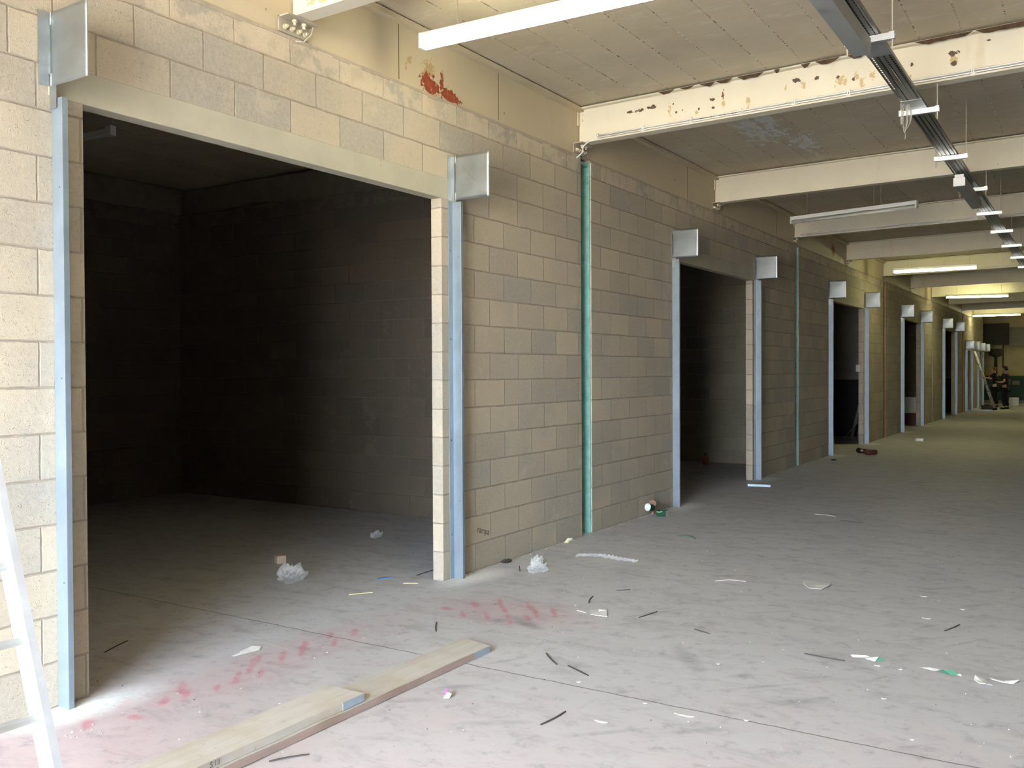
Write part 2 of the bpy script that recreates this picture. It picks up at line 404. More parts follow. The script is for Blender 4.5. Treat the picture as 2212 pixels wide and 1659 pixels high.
# ------------------------------------------------------------------ numbers taken from the place
BAY = 3.835; B0 = 4.22; SL = .0147          # beam pitch, first beam, fall of the roof
zc = lambda x: 4.24 + SL * x                # ceiling underside
ZB = 3.77                                    # top of blockwork
BEAMS = [B0 + BAY * k for k in range(11)]
DOORS = [(2.605, 5.913, 3.0), (10.40, 13.60, 2.98), (18.06, 21.30, 2.98), (25.74, 28.95, 2.98), (33.42, 36.60, 2.98)]
SMALL = [(39.7, 41.6, 2.40), (43.9, 45.9, 2.40)]
def opening(d): return (d[0] + .165, d[1] - .135)
POSTS = [8.19 + 2 * BAY * k for k in range(5)]
XR = -6.3; YE = 50.0; WT = .1
DUST = [(.09, 2.58), (.10, 5.93), (.10, 10.40), (.10, 13.6), (.1, 18.06), (.1, 21.3), (.1, 25.74), (.1, 28.95)]

# floor -------------------------------------------------------------------
PAINT = [(.42, 3.36, .13, .035, -.85), (.32, 3.55, .15, .035, -.85), (.345, 3.76, .12, .035, -.88), (.36, 3.90, .14, .035, -.85),
         (.37, 4.34, .10, .04, -.90), (.30, 3.1, .12, .04, -.7), (.38, 2.93, .08, .04, -.8), (.25, 2.80, .08, .05, -.8), (.45, 3.2, .06, .03, -.8),
         (.62, 5.32, .12, .05, -.85), (.94, 5.23, .25, .03, -.87), (1.09, 5.36, .20, .03, -.9), (1.04, 5.10, .13, .035, -.9),
         (.80, 5.38, .16, .035, -.87), (1.20, 5.42, .15, .03, -.9), (.52, 5.12, .06, .06, 0), (.70, 5.06, .10, .03, -.85), (.45, 2.72, .05, .05, 0), (.33, 2.55, .08, .05, -.6), (.27, 3.64, .10, .03, -.85), (.47, 3.48, .10, .03, -.85), (.30, 3.98, .11, .03, -.85), (.41, 4.12, .10, .03, -.9), (.28, 4.22, .08, .03, -.85), (.87, 5.10, .14, .03, -.85), (.74, 5.46, .12, .03, -.9), (.98, 5.46, .14, .03, -.9), (1.13, 5.20, .12, .025, -.85), (.40, 3.05, .12, .03, -.8)]
def floor_wear(P):
    Q = P[:, :2]; r = np.zeros(len(Q)); g = np.zeros(len(Q)); b = np.zeros(len(Q))
    for x, y, L, W_, a in PAINT: r = np.maximum(r, .72 * blob(Q, (x, y), (L * .95, W_ * .62), a, .6))
    r = np.maximum(r, .20 * blob(Q, (.36, 3.55), (.25, 1.25), 0, 1.0)); r = np.maximum(r, .24 * blob(Q, (.93, 5.28), (.55, .30), 0, 1.0))
    r = np.maximum(r, .16 * blob(Q, (.55, 2.35), (.45, .5), 0, 1.2))
    for x, y in DUST:
        g = np.maximum(g, 1.0 * blob(Q, (x + .03, y + .08), (.13, .30), -.12, 1.3)); g = np.maximum(g, .7 * blob(Q, (x + .02, y - .12), (.10, .16), 0, 1.2))
    b = np.maximum(b, .55 * blob(Q, (1.17, 5.10), (.16, .05), -.5, 1.)); b = np.maximum(b, .45 * blob(Q, (1.0, 5.05), (.05, .05), 0, 1.)); b = np.maximum(b, .4 * blob(Q, (2.35, 4.95), (.22, .05), -.9, 1.))
    for k in range(len(SKID)):
        x, y, L, W_, a = SKID[k]; b = np.maximum(b, .30 * blob(Q, (x, y), (L, W_), a, 1.))
    return np.stack([r, g, b], 1)
SKID = [(RNG.uniform(1.4, 4.2), RNG.uniform(3.2, 9), RNG.uniform(.06, .22), RNG.uniform(.008, .03), RNG.uniform(.6, 1.1)) for _ in range(46)]
fl = grid('floor', (-.6, 1.6, 0), (5.4, 0, 0), (0, 8.4, 0), 400, 620, M['floor'], floor_wear); struct(fl)
fb = MB()
x0, x1, y0, y1 = -.6, 4.8, 1.6, 10.0
for a, b in (((XR - .2, YF), (9.2, y0)), ((XR - .2, y1), (9.2, YE + .2)), ((XR - .2, y0), (x0, y1)), ((x1, y0), (9.2, y1))):
    fb.quad([(a[0], a[1], 0), (b[0], a[1], 0), (b[0], b[1], 0), (a[0], b[1], 0)])
def far_floor(P):
    g = np.zeros(len(P))
    for x, y in DUST[2:]: g = np.maximum(g, .8 * blob(P[:, :2], (x + .04, y + .05), (.13, .32), 0, 1.3))
    return np.stack([0 * g, g, 0 * g], 1)
o = fb.build('floor', M['floor']); struct(o)
me = o.data
# the remaining slab: a strip with white dust by the doors is gridded too
for vtx in me.vertices: pass
ff = grid('floor', (-.6, 10.0, 0), (1.6, 0, 0), (0, 20.4, 0), 24, 306, M['floor'], far_floor); struct(ff); ff.location.z = .0008
yard = MB().quad([(-12, -16, -.05), (20, -16, -.05), (20, YF, -.05), (-12, YF, -.05)]).build('floor', plain('concrete_yard', (.55, .52, .46), .9)); struct(yard)

# ceiling -----------------------------------------------------------------
def ceil_wear(P):
    r = np.maximum(.62 * blob(P[:, :2], (1.25, 9.75), (.28, 1.1), .12, 1.0), .60 * blob(P[:, :2], (1.5, 10.8), (.16, .75), .1, 1.0))
    return np.stack([r, 0 * r, 0 * r], 1)
o = grid('ceiling', (XR - .2, YF, 0), (9.2 - XR + .2, 0, 0), (0, YE + .2 - YF, 0), 150, 530, M['ceiling'], ceil_wear,
         warp=lambda P: np.stack([P[:, 0], P[:, 1], 4.24 + SL * P[:, 0]], 1)); struct(o)
o.data.flip_normals()

# left wall ---------------------------------------------------------------
def pier(mb, ya, yb, za, zb, uv): mb.box((-WT, ya, za), (0, yb, zb), (uv[0], uv[1], 1))
wl = MB(); G = .11                                   # half gap at each post
stops = [YF - .1] + POSTS + [46.3]
cuts = sorted([(opening(d)[0], opening(d)[1], d[2]) for d in DOORS] + [(a + .12, b - .12, h) for a, b, h in SMALL])
LZ = {True: 3.15, False: 2.6}
def seg(ya, yb):
    """wall between two posts"""
    inside = [c for c in cuts if c[0] > ya and c[1] < yb]
    y = ya
    for c in inside:
        u = {2.77: 2.305}.get(round(c[0], 2), y - .12)
        if ya > 8 and y == ya: u = 8.516 + (ya - 8.3)
        pier(wl, y, c[0], 0, 3.15 if c[2] > 2.9 else 2.6, (u, 0)); y = c[1]
    zt = 3.15 if inside and inside[0][2] > 2.9 else (2.6 if inside else 0)
    u = 6.225 if ya < 5 else ya + .2
    pier(wl, y, yb, 0, zt, (u, 0)) if zt else None
    pier(wl, ya, yb, zt, ZB, ((5.545 if ya < 5 else (8.516 if ya < 10 else ya + .2)), 0))
for a, b in zip(stops[:-1], stops[1:]):
    seg(a + (G if a in POSTS else 0), b - (G if b in POSTS else 0))
struct(wl.build('wall_left', M['block']))
# lintels (cast concrete) 
for i, (a, b, h) in enumerate(DOORS):
    c, d = opening((a, b)); t_ = MB().box((-WT - .002, c - .18, h - .0), (.004, d + .17, 3.165))
    o = t_.build('trim_%d' % (i + 1), M['lintel'], bevel=.004); struct(o)
for i, (a, b, h) in enumerate(SMALL):
    o = MB().box((-WT - .002, a + .0, h), (.004, b + .0, 2.56)).build('trim_%d' % (i + 6), M['lintel'], bevel=.004); struct(o)
# mortar fillet between blockwork and edge beam, a rough ragged line
tm = MB(); y = YF
while y < 46.2:
    dy = random.uniform(.05, .16); h = random.uniform(.008, .03)
    tm.box((-.03, y, ZB - h), (.003 + random.uniform(0, .003), min(y + dy, 46.25), ZB + .004)); y += dy
struct(tm.build('trim_8', plain('raked_mortar', (.42, .36, .28), .95, bump=.4)))
# rooms behind --------------------------------------------------------------
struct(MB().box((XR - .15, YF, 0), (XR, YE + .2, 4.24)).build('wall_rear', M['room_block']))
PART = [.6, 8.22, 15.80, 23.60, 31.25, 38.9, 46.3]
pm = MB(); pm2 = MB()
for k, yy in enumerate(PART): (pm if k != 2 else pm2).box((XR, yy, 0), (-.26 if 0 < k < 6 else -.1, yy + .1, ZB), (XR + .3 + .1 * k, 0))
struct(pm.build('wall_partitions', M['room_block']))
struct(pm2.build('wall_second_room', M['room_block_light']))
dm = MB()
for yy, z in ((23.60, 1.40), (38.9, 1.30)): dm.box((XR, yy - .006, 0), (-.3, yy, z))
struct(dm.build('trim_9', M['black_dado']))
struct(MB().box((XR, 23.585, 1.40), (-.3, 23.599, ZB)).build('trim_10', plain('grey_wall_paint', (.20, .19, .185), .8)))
# outer shell ----------------------------------------------------------------
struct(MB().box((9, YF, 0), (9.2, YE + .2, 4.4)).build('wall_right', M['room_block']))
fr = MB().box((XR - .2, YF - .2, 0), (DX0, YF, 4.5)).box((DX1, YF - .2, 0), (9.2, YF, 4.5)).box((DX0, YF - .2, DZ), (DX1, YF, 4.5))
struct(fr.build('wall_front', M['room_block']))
struct(MB().box((XR, YE, 0), (9.2, YE + .2, 4.5)).build('wall_far', M['far_paint']))
struct(MB().box((XR, YE - .02, 0), (9.2, YE, 1.32)).build('trim_11', M['dado']))
struct(MB().box((-1, YE - .04, 0), (9.2, YE - .02, .14)).build('baseboard_far', M['grey_panel']))

# edge beam over the wall -----------------------------------------------------
def edge_wear(P):
    Q = P[:, 1:3]; r = np.zeros(len(Q)); g = r.copy(); b = r.copy()
    for c, s, a in (((5.66, 3.84), (.13, .075), -.05), ((5.90, 3.82), (.16, .06), -.15), ((5.80, 3.91), (.022, .10), 0), ((5.60, 3.88), (.08, .055), 0)):
        r = np.maximum(r, .80 * blob(Q, c, s, a, 1.1))
    for c, s in (((5.645, 3.96), (.085, .09)), ((5.40, 3.965), (.035, .05)), ((5.80, 3.95), (.03, .06)), ((5.36, 3.9), (.02, .03))): g = np.maximum(g, .70 * blob(Q, c, s, 0, 1.2))
    # mid-distance stain
    r = np.maximum(r, .75 * blob(Q, (18.45, 3.97), (.17, .13), .0, 1.1)); g = np.maximum(g, .7 * blob(Q, (18.9, 3.85), (.2, .08), 0, .8))
    for y in (9.0, 9.1, 9.35, 10.2, 10.35, 10.5, 8.75): b = np.maximum(b, .62 * blob(Q, (y, 3.95 + .04 * math.sin(y * 9)), (.015, .02), 0, .8))
    for y in (5.45, 5.52, 4.0, 6.7): b = np.maximum(b, .62 * blob(Q, (y, 3.88), (.008, .016), 0, .8))
    return np.stack([r, g, b], 1)
eb = thing('edge_beam', 'long cream painted steel beam lying along the top of the block wall', 'steel beam', (0, 0, ZB))
o = grid('web', (-.004, YF, 0), (0, 49.4, 0), (0, 0, .46), 2600, 24, M['edge_beam'], lambda P: edge_wear(P + np.array([[0, 0, ZB]])), eb)
fbm = MB().box((-.13, YF, .0), (-.005, 46.3, .012)); fbm.box((-.13, YF, .42), (.055, 46.3, .458)); fbm.box((-.14, YF, .012), (-.125, 46.3, .42))
fbm.build('flanges', M['edge_beam'], eb)
DJ = plain('dark_joint', (.10, .08, .05), .9)
for y in (5.27, 6.60, 10.9, 14.7, 22.0): MB().box((-.003, y, .02), (-.0025 + .001, y + .006, .42)).build('seam', DJ, eb)

# cross beams ----------------------------------------------------------------
HB, FW, FT, TW = .325, .063, .014, .010
def cross_beam(y, label, fine=None):
    t = thing('cross_beam', label, 'steel beam', (0, y, 0), 0, None)
    zt = 4.225
    def sh(mb): mb.v = [(a, b, c + SL * a) for a, b, c in mb.v]; return mb
    L = 8.99
    bt = zt - HB - .025
    if fine:
        m = MB().box((.02, -FW, zt - FT), (L, FW, zt)).box((.02, -FW, bt), (L, FW, bt + FT)).box((fine[1], -TW / 2, bt + FT), (L, TW / 2, zt - FT))
        m.box((.004, TW * .1, bt + FT), (fine[1], TW / 2, zt - FT))
        sh(m).build('flanges', M['beam_plain'], t)
        grid('web', (.004, -TW / 2, bt + FT), (fine[1], 0, 0), (0, 0, zt - bt - 2 * FT), 460, 34, M['beam'], fine[0], t,
             warp=lambda P: np.stack([P[:, 0], P[:, 1], P[:, 2] + SL * P[:, 0]], 1))
        # flaked strip on the top flange edge
        e = MB(); rnd = random.Random(3)
        for xa, xb in fine[2]:
            n = max(3, int((xb - xa) / .05)); 
            up = [(xa + (xb - xa) * k / n, zt - .003 + SL * (xa + (xb - xa) * k / n)) for k in range(n + 1)]
            lo = [(x, z - .020 - rnd.uniform(0, .020)) for x, z in up]; lo[0] = (lo[0][0], up[0][1] - .002); lo[-1] = (lo[-1][0], up[-1][1] - .002)
            e.prism(up + lo[::-1], 'y', -FW - .0015, -FW + .001)
        e.build('flaked_primer', plain('bare_primer', (.085, .05, .028), .9, sc=30, var=.4), t)['label'] = 'dark brown flaked paint along the top edge'
    else:
        m = MB().box((.02, -FW, zt - FT), (L, FW, zt)).box((.02, -FW, bt), (L, FW, bt + FT)).box((.004, -TW / 2, bt + FT), (L, TW / 2, zt - FT))
        sh(m).build('steel_section', M['beam_plain'], t)
    # seat angle on the edge beam with bolt heads
    s = MB().box((.0, -.13, bt - .095), (.010, .13, bt - .001)).box((.0, -.13, bt - .011), (.095, .13, bt - .001)).build('seat_angle', M['bracket'], t)
    def hexb(x, y, z, ax, r=.014, h=.026):
        d = {'x': (h, 0, 0), 'z': (0, 0, -h)}[ax]; b = MB()
        b.tube([(x, y, z), (x + d[0] * .55, y, z + d[2] * .55)], r * 1.25, 6).tube([(x + d[0] * .5, y, z + d[2] * .5), (x + d[0] * 1.25, y, z + d[2] * 1.25)], r * .7, 8)
        return b.build('bolt', M['bolt'], s)
    if y < 20:
        for yy in (-.085, -.03, .03, .085): hexb(.010, yy, bt - .06, 'x')
        for yy in (-.035, .045): hexb(.05, yy, bt - .012, 'z')
        for zz in (.06, .115):
            MB().tube([(.035, -.005, zt - zz), (.035, -.013, zt - zz)], .012, 10).build('bolt', M['bolt'], t)
        MB().box((.001, -.05, zt - .12 - .05), (.012, -.006, zt - .03)).build('end_cleat', M['bolt'], t)
    return t
def b2_wear(P):
    Q = np.stack([P[:, 0], P[:, 2]], 1); r = np.zeros(len(Q)); g = r.copy(); b = r.copy()
    for x, z, sx, sz in ((.55, 4.115, .030, .016), (.61, 4.113, .006, .014), (.66, 4.115, .032, .018), (.785, 4.125, .048, .020), (1.37, 4.10, .03, .014), (1.375, 4.025, .016, .012),
                         (1.24, 4.035, .011, .014), (1.02, 4.04, .012, .012), (.99, 4.12, .008, .012), (1.08, 4.05, .01, .014), (1.46, 4.115, .012, .014),
                         (2.12, 4.145, .040, .022), (2.30, 4.135, .020, .018), (2.47, 4.115, .018, .020), (2.60, 4.07, .014, .018), (2.93, 4.16, .02, .010), (3.05, 4.11, .01, .02), (3.36, 4.145, .045, .022), (3.36, 4.06, .02, .02), (3.6, 4.2, .02, .01)):
        b = np.maximum(b, .85 * blob(Q, (x, z), (sx, sz), 0, 1.15))
    for x, z, sx, sz in ((.955, 4.07, .022, .055), (2.18, 4.09, .03, .035), (2.03, 4.08, .014, .04), (2.50, 4.07, .06, .05), (2.62, 4.10, .02, .05), (2.66, 4.04, .03, .05), (2.75, 4.08, .03, .04), (3.36, 4.10, .03, .05), (1.475, 4.05, .02, .06), (1.22, 4.01, .02, .03), (3.0, 4.02, .05, .03), (1.7, 4.02, .03, .05)):
        g = np.maximum(g, .66 * blob(Q, (x, z), (sx, sz), 0, 1.3))
    r = np.maximum(r, .7 * blob(Q, (1.472, 4.14), (.012, .05), 0, .6)); r = np.maximum(r, .55 * blob(Q, (1.33, 3.95), (.3, .012), 0, .7))
    return np.stack([r, g, b], 1)
def b1_wear(P):
    Q = np.stack([P[:, 0], P[:, 2]], 1); r = np.zeros(len(Q)); g = r.copy()
    for x, z in ((.16, 3.98), (.26, 3.97), (.6, 4.1), (.75, 4.02)): g = np.maximum(g, .62 * blob(Q, (x, z), (.045, .05), .6, .7))
    return np.stack([r, g, r], 1)
OR = ['first', 'second', 'third', 'fourth', 'fifth', 'sixth', 'seventh', 'eighth', 'ninth', 'tenth', 'eleventh']
EX = ['brightly lit cream roof beam at the top edge, the nearest of all', 'cream roof beam with brown flaked patches and a cable along its bottom flange',
      'clean cream roof beam, next one behind the beam with flaked patches', 'cream roof beam with an orange rust spot behind the unlit batten light',
      'cream roof beam with brown smudges, directly behind the unlit batten light', 'cream roof beam directly above the first small lit batten in the distance',
      'roof beam just behind the first small lit batten in the distance', 'roof beam with a round dark stain above the middle distant batten',
      'roof beam directly behind the middle distant batten', 'narrow olive lit roof beam between the two farthest battens', 'dark roof beam beyond the last light']
for k, y in enumerate(BEAMS):
    f = None
    if k == 0: f = (b1_wear, 2.6, [])
    if k == 1: f = (b2_wear, 4.6, [(.87, 1.03), (1.08, 1.22), (1.27, 1.42), (1.42, 1.58), (1.62, 1.86), (1.95, 2.0), (2.18, 2.26), (2.30, 2.50), (2.56, 2.72), (3.08, 3.5), (3.52, 4.3)])
    cross_beam(y, EX[k], f)
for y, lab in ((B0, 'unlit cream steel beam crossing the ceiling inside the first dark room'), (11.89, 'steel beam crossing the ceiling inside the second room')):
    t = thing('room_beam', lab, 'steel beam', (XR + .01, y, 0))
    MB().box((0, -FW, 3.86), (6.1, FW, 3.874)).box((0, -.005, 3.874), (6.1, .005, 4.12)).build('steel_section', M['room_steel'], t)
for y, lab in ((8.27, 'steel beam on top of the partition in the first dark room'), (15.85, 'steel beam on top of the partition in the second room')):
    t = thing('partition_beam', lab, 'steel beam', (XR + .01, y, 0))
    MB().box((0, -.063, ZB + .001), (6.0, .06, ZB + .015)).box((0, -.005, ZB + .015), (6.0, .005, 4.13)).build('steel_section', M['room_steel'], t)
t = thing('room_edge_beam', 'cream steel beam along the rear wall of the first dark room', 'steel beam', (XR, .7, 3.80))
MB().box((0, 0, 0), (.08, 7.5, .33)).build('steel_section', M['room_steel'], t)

# posts in the wall gaps ---------------------------------------------------------
PM = [('teal', 'bright teal steel column set in a slot of the block wall beside the first opening'), ('teal', 'thin dark teal steel column in the wall between second and third openings'),
      ('rust_post', 'rusty red steel column in the wall between third and fourth openings'), ('pale_post', 'pale steel column in the wall between fourth and fifth openings'), ('rust_post', 'rusty brown steel column in the wall past the fifth opening')]
for y, (mt, lab) in zip(POSTS, PM):
    t = thing('steel_column', lab, 'column', (0, y, 0))
    h = ZB - .02
    MB().box((-.21, -.105, 0), (-.012, -.094, h)).box((-.21, .094, 0), (-.012, .105, h)).box((-.118, -.094, 0), (-.108, .094, h)).build('steel_section', M[mt], t)
    if y < 10:
        for z in (3.62, 3.545): MB().tube([(-.035, .094, z), (-.035, .084, z)], .013, 10).build('bolt', M[mt], t)
        MB().box((-.105, -.09, 3.70), (-.02, .09, 3.735)).build('top_plate', M[mt], t)

# roller shutter rails and end plates ---------------------------------------------
def bolts(par, pts, mat='scribe', r=.005, ax=(0, -.004, 0)):
    for p in pts: MB().tube([p, tuple(p[i] + ax[i] for i in range(3))], r, 8).build('bolt', M[mat], par)
def rail(y, right, h, label, detail):
    t = thing('shutter_guide_rail', label, 'shutter rail', (0.002, y, 0), 0, None)
    MB().box((0, 0, .001), (.088, .003, h)).box((.0, .003, .001), (.004, .05, h)).box((.084, .003, .001), (.088, .03, h)).box((.03, .003, .001), (.034, .03, h)).build('guide_channel', M['rail'], t, bevel=.001)
    if right:
        a = MB().box((0, -.052, .001), (.006, .0, h)).build('fixing_angle', M['rail'], t)
        if detail:
            for z in (.35, 1.1, 1.9, 2.6): MB().tube([(.006, -.03, z), (.010, -.03, z)], .006, 8).build('screw', M['scribe'], a)
            MB().box((.006, -.048, .3), (.0065, -.012, .302)).build('scribed_cross', M['scribe'], t) if False else None
    if detail: 
        for z in (.62, 1.62, 2.55): MB().tube([(.06, 0, z), (.06, -.002, z)], .004, 8).build('screw', M['scribe'], t)
    return t
def plate(y, xa, xb, za, zb, leg, tail, label, detail=True, cross=False):
    t = thing('shutter_end_plate', label, 'shutter end plate', (0.003, y - .006, za))
    n = 14; H = zb - za; mb = MB(); fn = lambda u, v: -.004 * math.sin(u * 3.1) * math.sin(v * 3.1) + .0035 * math.exp(-((u - .55) ** 2 + (v - 0) ** 2) / .02) + .003 * math.exp(-((u - .35) ** 2 + (v - 1) ** 2) / .015)
    for s_ in (0, 1):
        base = len(mb.v)
        for j in range(n + 1):
            for i in range(n + 1):
                u, v = i / n, j / n; mb.v.append((xa + (xb - xa) * u, fn(u, v) + .0025 * s_, H * v))
        for j in range(n):
            for i in range(n):
                a = base + j * (n + 1) + i; q = [a, a + 1, a + n + 2, a + n + 1]; mb.f.append(q if s_ == 0 else q[::-1]); mb.uvo.append((0, 0)); mb.sm.append(True)
    # rim
    def idx(s_, i, j): return s_ * (n + 1) ** 2 + j * (n + 1) + i
    ring = [(i, 0) for i in range(n)] + [(n, j) for j in range(n)] + [(i, n) for i in range(n, 0, -1)] + [(0, j) for j in range(n, 0, -1)]
    for k in range(len(ring)):
        a, b = ring[k], ring[(k + 1) % len(ring)]; mb.f.append([idx(0, *b), idx(0, *a), idx(1, *a), idx(1, *b)]); mb.uvo.append((0, 0)); mb.sm.append(False)
    mb.build('end_plate', M['galv'], t)
    if detail:
        MB().box((xb - .003, .003, .0), (xb, .007, H)).build('return_edge', M['galv'], t)
        MB().box((0, -leg, 0), (.003, 0.001, H)).box((0.0, 0, 0), (xa + .002, .003, H)).build('fixing_flange', M['galv'], t)
        for e0, e1 in ((0, .17), (.83, 1)): MB().tube([(xa + .012, -.002, H * e0), (xa + .012, -.002, H * e1)], .004, 6).build('folded_edge', M['alu'], t)
    if tail > 0: MB().box((.0, -.002, -tail), (.05, .001, .0)).build('bottom_tail', M['galv'], t)
    elif detail: MB().box((.0, 0, -.012), (.05, .002, .0)).build('bottom_tail', M['galv'], t)
    if cross:
        W_ = xb - xa
        m = MB(); 
        for a, b in (((.26, .72), (.68, .33)), ((.30, .33), (.58, .76))):
            A = Vector((xa + a[0] * W_, -.0065, a[1] * H)); B = Vector((xa + b[0] * W_, -.0065, b[1] * H)); d = (B - A).normalized(); nn = Vector((d.z, 0, -d.x)) * .0006
            m.quad([A + nn, B + nn, B - nn, A - nn])
        m.build('scribed_cross', M['scribe'], t)
    return t
DN = ['first', 'second', 'third', 'fourth', 'fifth']
PX = [((0, .305), (.03, .36)), ((.0, .335), (.0, .335)), ((.0, .33), (.0, .33)), ((.0, .33), (.0, .33)), ((.0, .33), (.0, .33))]
BIG = 'large nearest opening'
OP2 = ['big dark nearest opening', 'second opening', 'third opening', 'fourth opening', 'fifth opening']
OP = ['big dark nearest opening', 'second opening, with a bottle inside', 'third opening, with a dark dado inside', 'fourth opening', 'fifth opening']
for k, (a, b, h) in enumerate(DOORS):
    rail(a, False, 2.985, 'galvanised shutter guide rail, left side of the ' + OP2[k], k < 3)
    rail(b, True, 2.985, 'galvanised shutter guide rail, right side of the ' + OP2[k], k < 3)
    z0, z1 = (3.045, 3.405) if k == 0 else (2.995, 3.335)
    plate(a, *PX[k][0], z0, z1, .06 if k == 0 else .012, .11, 'galvanised shutter end plate, upper left of the ' + OP2[k], k < 4)
    plate(b, *PX[k][1], 2.995, 3.345, .05 if k == 0 else .02, 0, 'galvanised shutter end plate, upper right of the ' + OP2[k] + (', scribed with a cross' if k == 0 else ''), k < 4, k == 0)
SN = [('first small far doorway, left side', 'first small far doorway, right side'), ('last small far doorway, left side', 'last small far doorway, right side')]
for (a, b, h), n in zip(SMALL, SN):
    for y, l in ((a, n[0]), (b, n[1])):
        rail(y, False, h, 'pale shutter guide rail at the ' + l, False)
        plate(y, 0, .33, 2.42, 2.76, .01, .0, 'small far shutter end plate at the ' + l, False)

# fluorescent battens -----------------------------------------------------------------
def batten(A, B, lit, label, wires, zc_=None):
    A = Vector(A); B = Vector(B); L = (B - A).length; ang = math.atan2(B.y - A.y, B.x - A.x)
    t = thing('fluorescent_batten', label, 'ceiling light', A, ang)
    sh = lambda m: m
    MB().box((0, -.032, .032), (L, .032, .085)).build('spine', M['batten'], t, bevel=.004)
    MB().box((-.004, -.034, -.02), (.018, .034, .086)).build('end_cap', M['batten'], t, bevel=.003)
    MB().box((L - .018, -.034, -.02), (L + .004, .034, .086)).build('end_cap', M['batten'], t, bevel=.003)
    for k, yy in enumerate((-.022, .022)) if lit == 2 else ((0, 0),):
        MB().tube([(.02, yy, 0), (L - .02, yy, 0)], .019 if lit != 2 else .019, 14).build('tube', (M['tube_on_near'] if A.y < 10 else M['tube_on']) if lit else M['tube_off'], t)
    for x in wires:
        zt = 4.235 + SL * (A.x + x) - A.z
        m = MB(); pts = [(x + .004 * math.sin(q * 2.1), .003 * math.sin(q * 3), .085 + (zt - .085) * q / 8) for q in range(9)]
        m.tube(pts, .0035, 5).build('hanging_wire', M['wire'], t)
    return t
batten((.36, 5.08, 3.90), (2.155, 5.15, 3.93), 2, 'lit twin fluorescent batten hanging nearest, before the flaked beam', (.30, 1.72))
batten((.47, 13.84, 3.84), (2.27, 13.44, 3.84), 0, 'unlit white fluorescent batten hanging from a thin wire', (.25, 1.25, 1.35))
batten((.56, 21.50, 3.77), (2.20, 21.54, 3.77), 2, 'lit batten nearest of the three small glowing ones in the distance', (.3, 1.5))
batten((.52, 30.1, 3.78), (2.13, 30.6, 3.78), 2, 'lit batten in the middle of the three small glowing ones', (.3, 1.5))
batten((.08, 41.4, 3.785), (1.78, 41.55, 3.785), 2, 'lit batten farthest away, over the people at the end', (.3, 1.4))

batten((4.6, 44.5, 3.90), (6.4, 44.6, 3.90), 2, 'added unseen fill batten at the far end beyond the right edge of the view', (.3, 1.4))  # made-up lamp out of view, added to brighten the far floor
batten((2.9, 48.2, 3.60), (4.7, 48.2, 3.60), 2, 'added unseen fill batten close to the far end wall beyond the right edge', (.3, 1.4))  # second added lamp, unseen, for more light at the far end
# cable on beams with clips -------------------------------------------------------------
def beam_cable(y, z0, x0, x1, xs, label, tail):
    t = thing('clipped_cable', label, 'cable', (0, y, 0)); fz = lambda x: z0 + SL * x
    m = MB().tube([(x, 0, fz(x) + .012) for x in np.linspace(x0, x1, 14)], .007, 6).tube([(x, -.006, fz(x) + .030) for x in np.linspace(x0, x1, 14)], .006, 6)
    if tail: m.tube(tail, .008, 6)
    m.build('cable', M['batten'], t)
    for x in xs:
        c = MB(); z = fz(x)
        c.box((x - .016, -.016, z - .006), (x + .016, .012, z + .003)).box((x - .011, -.016, z), (x - .004, -.008, z + .05)).box((x + .004, -.016, z), (x + .011, -.008, z + .05))
        c.build('cable_clip', M['white_plastic'], t)
    return t
bt_ = 4.225 - HB - .025 + FT
beam_cable(BEAMS[1] - .052, bt_ + .002, .22, 8.5, (.231, .713, 1.19, 1.661, 2.117, 2.571, 3.03, 3.5), 'white cable clipped along the bottom of the cream beam with brown flaked patches',
           [(.22, 0, 3.90), (.14, -.01, 3.885), (.075, -.01, 3.84), (.065, .0, 3.79), (.03, -.01, 3.755), (.012, -.03, 3.735)])
beam_cable(BEAMS[3] - .052, bt_ + .002, .12, 8.5, (.195, .756, 1.296, 1.809, 2.329, 2.9), 'thin cable with white clips under the beam behind the unlit batten',
           [(.12, 0, 3.90), (.06, 0, 3.87), (.03, 0, 3.80)])
beam_cable(BEAMS[5] - .052, bt_ + .002, .2, 8.5, (.7, 1.3, 1.9, 2.5), 'thin cable with white clips under the beam above the first distant batten', None)
t = thing('drop_wire', 'short pale wire hanging down the edge beam beside the nearest bracket', 'wire', (.03, 4.32, 3.755))
MB().tube([(.03, .02, .13), (.02, .01, .06), (.0, -.04, .003), (-.01, -.10, -.01)], .0045, 6).build('wire', M['wire'], t)

# cable tray ---------------------------------------------------------------------------
TZ = 3.745
t = thing('cable_tray', 'dark perforated steel cable tray running away under the beams', 'cable tray', (3.09, 0, TZ))
W2 = .075; m = MB(); ya, yb = -1.0, 26.
m.box((-W2, ya, 0), (-W2 + .002, yb, .025)).box((W2 - .002, ya, 0), (W2, yb, .025))
m.build('side_lip', M['tray'], t)
pt = NT('perforated_tray'); P = pt.pos(); s3 = pt.sep(P)
fx = pt.math('FRACT', pt.math('DIVIDE', pt.math('SUBTRACT', s3[0], 3.015), .0375)); fy = pt.math('FRACT', pt.math('DIVIDE', s3[1], .05))
slot = pt.math('MULTIPLY', pt.rng(pt.math('ABSOLUTE', pt.math('SUBTRACT', fx, .5)), .16, .2, 1., 0.), pt.rng(pt.math('ABSOLUTE', pt.math('SUBTRACT', fy, .5)), .36, .4, 1., 0.))
pt.fin((.22, .23, .23), .35, .8, .5); pt.put(pt.math('SUBTRACT', 1., slot), pt.b.inputs['Alpha'])
MB().box((-W2 + .002, ya, 0), (W2 - .002, yb, .0015)).build('perforated_base', pt.m, t)
for y in (4.2, 6.5, 8.1, 12.4): MB().box((-W2 - .002, y - .35, -.003), (W2 + .002, y + .05, .0)).build('joint_plate', M['trunk'], t)
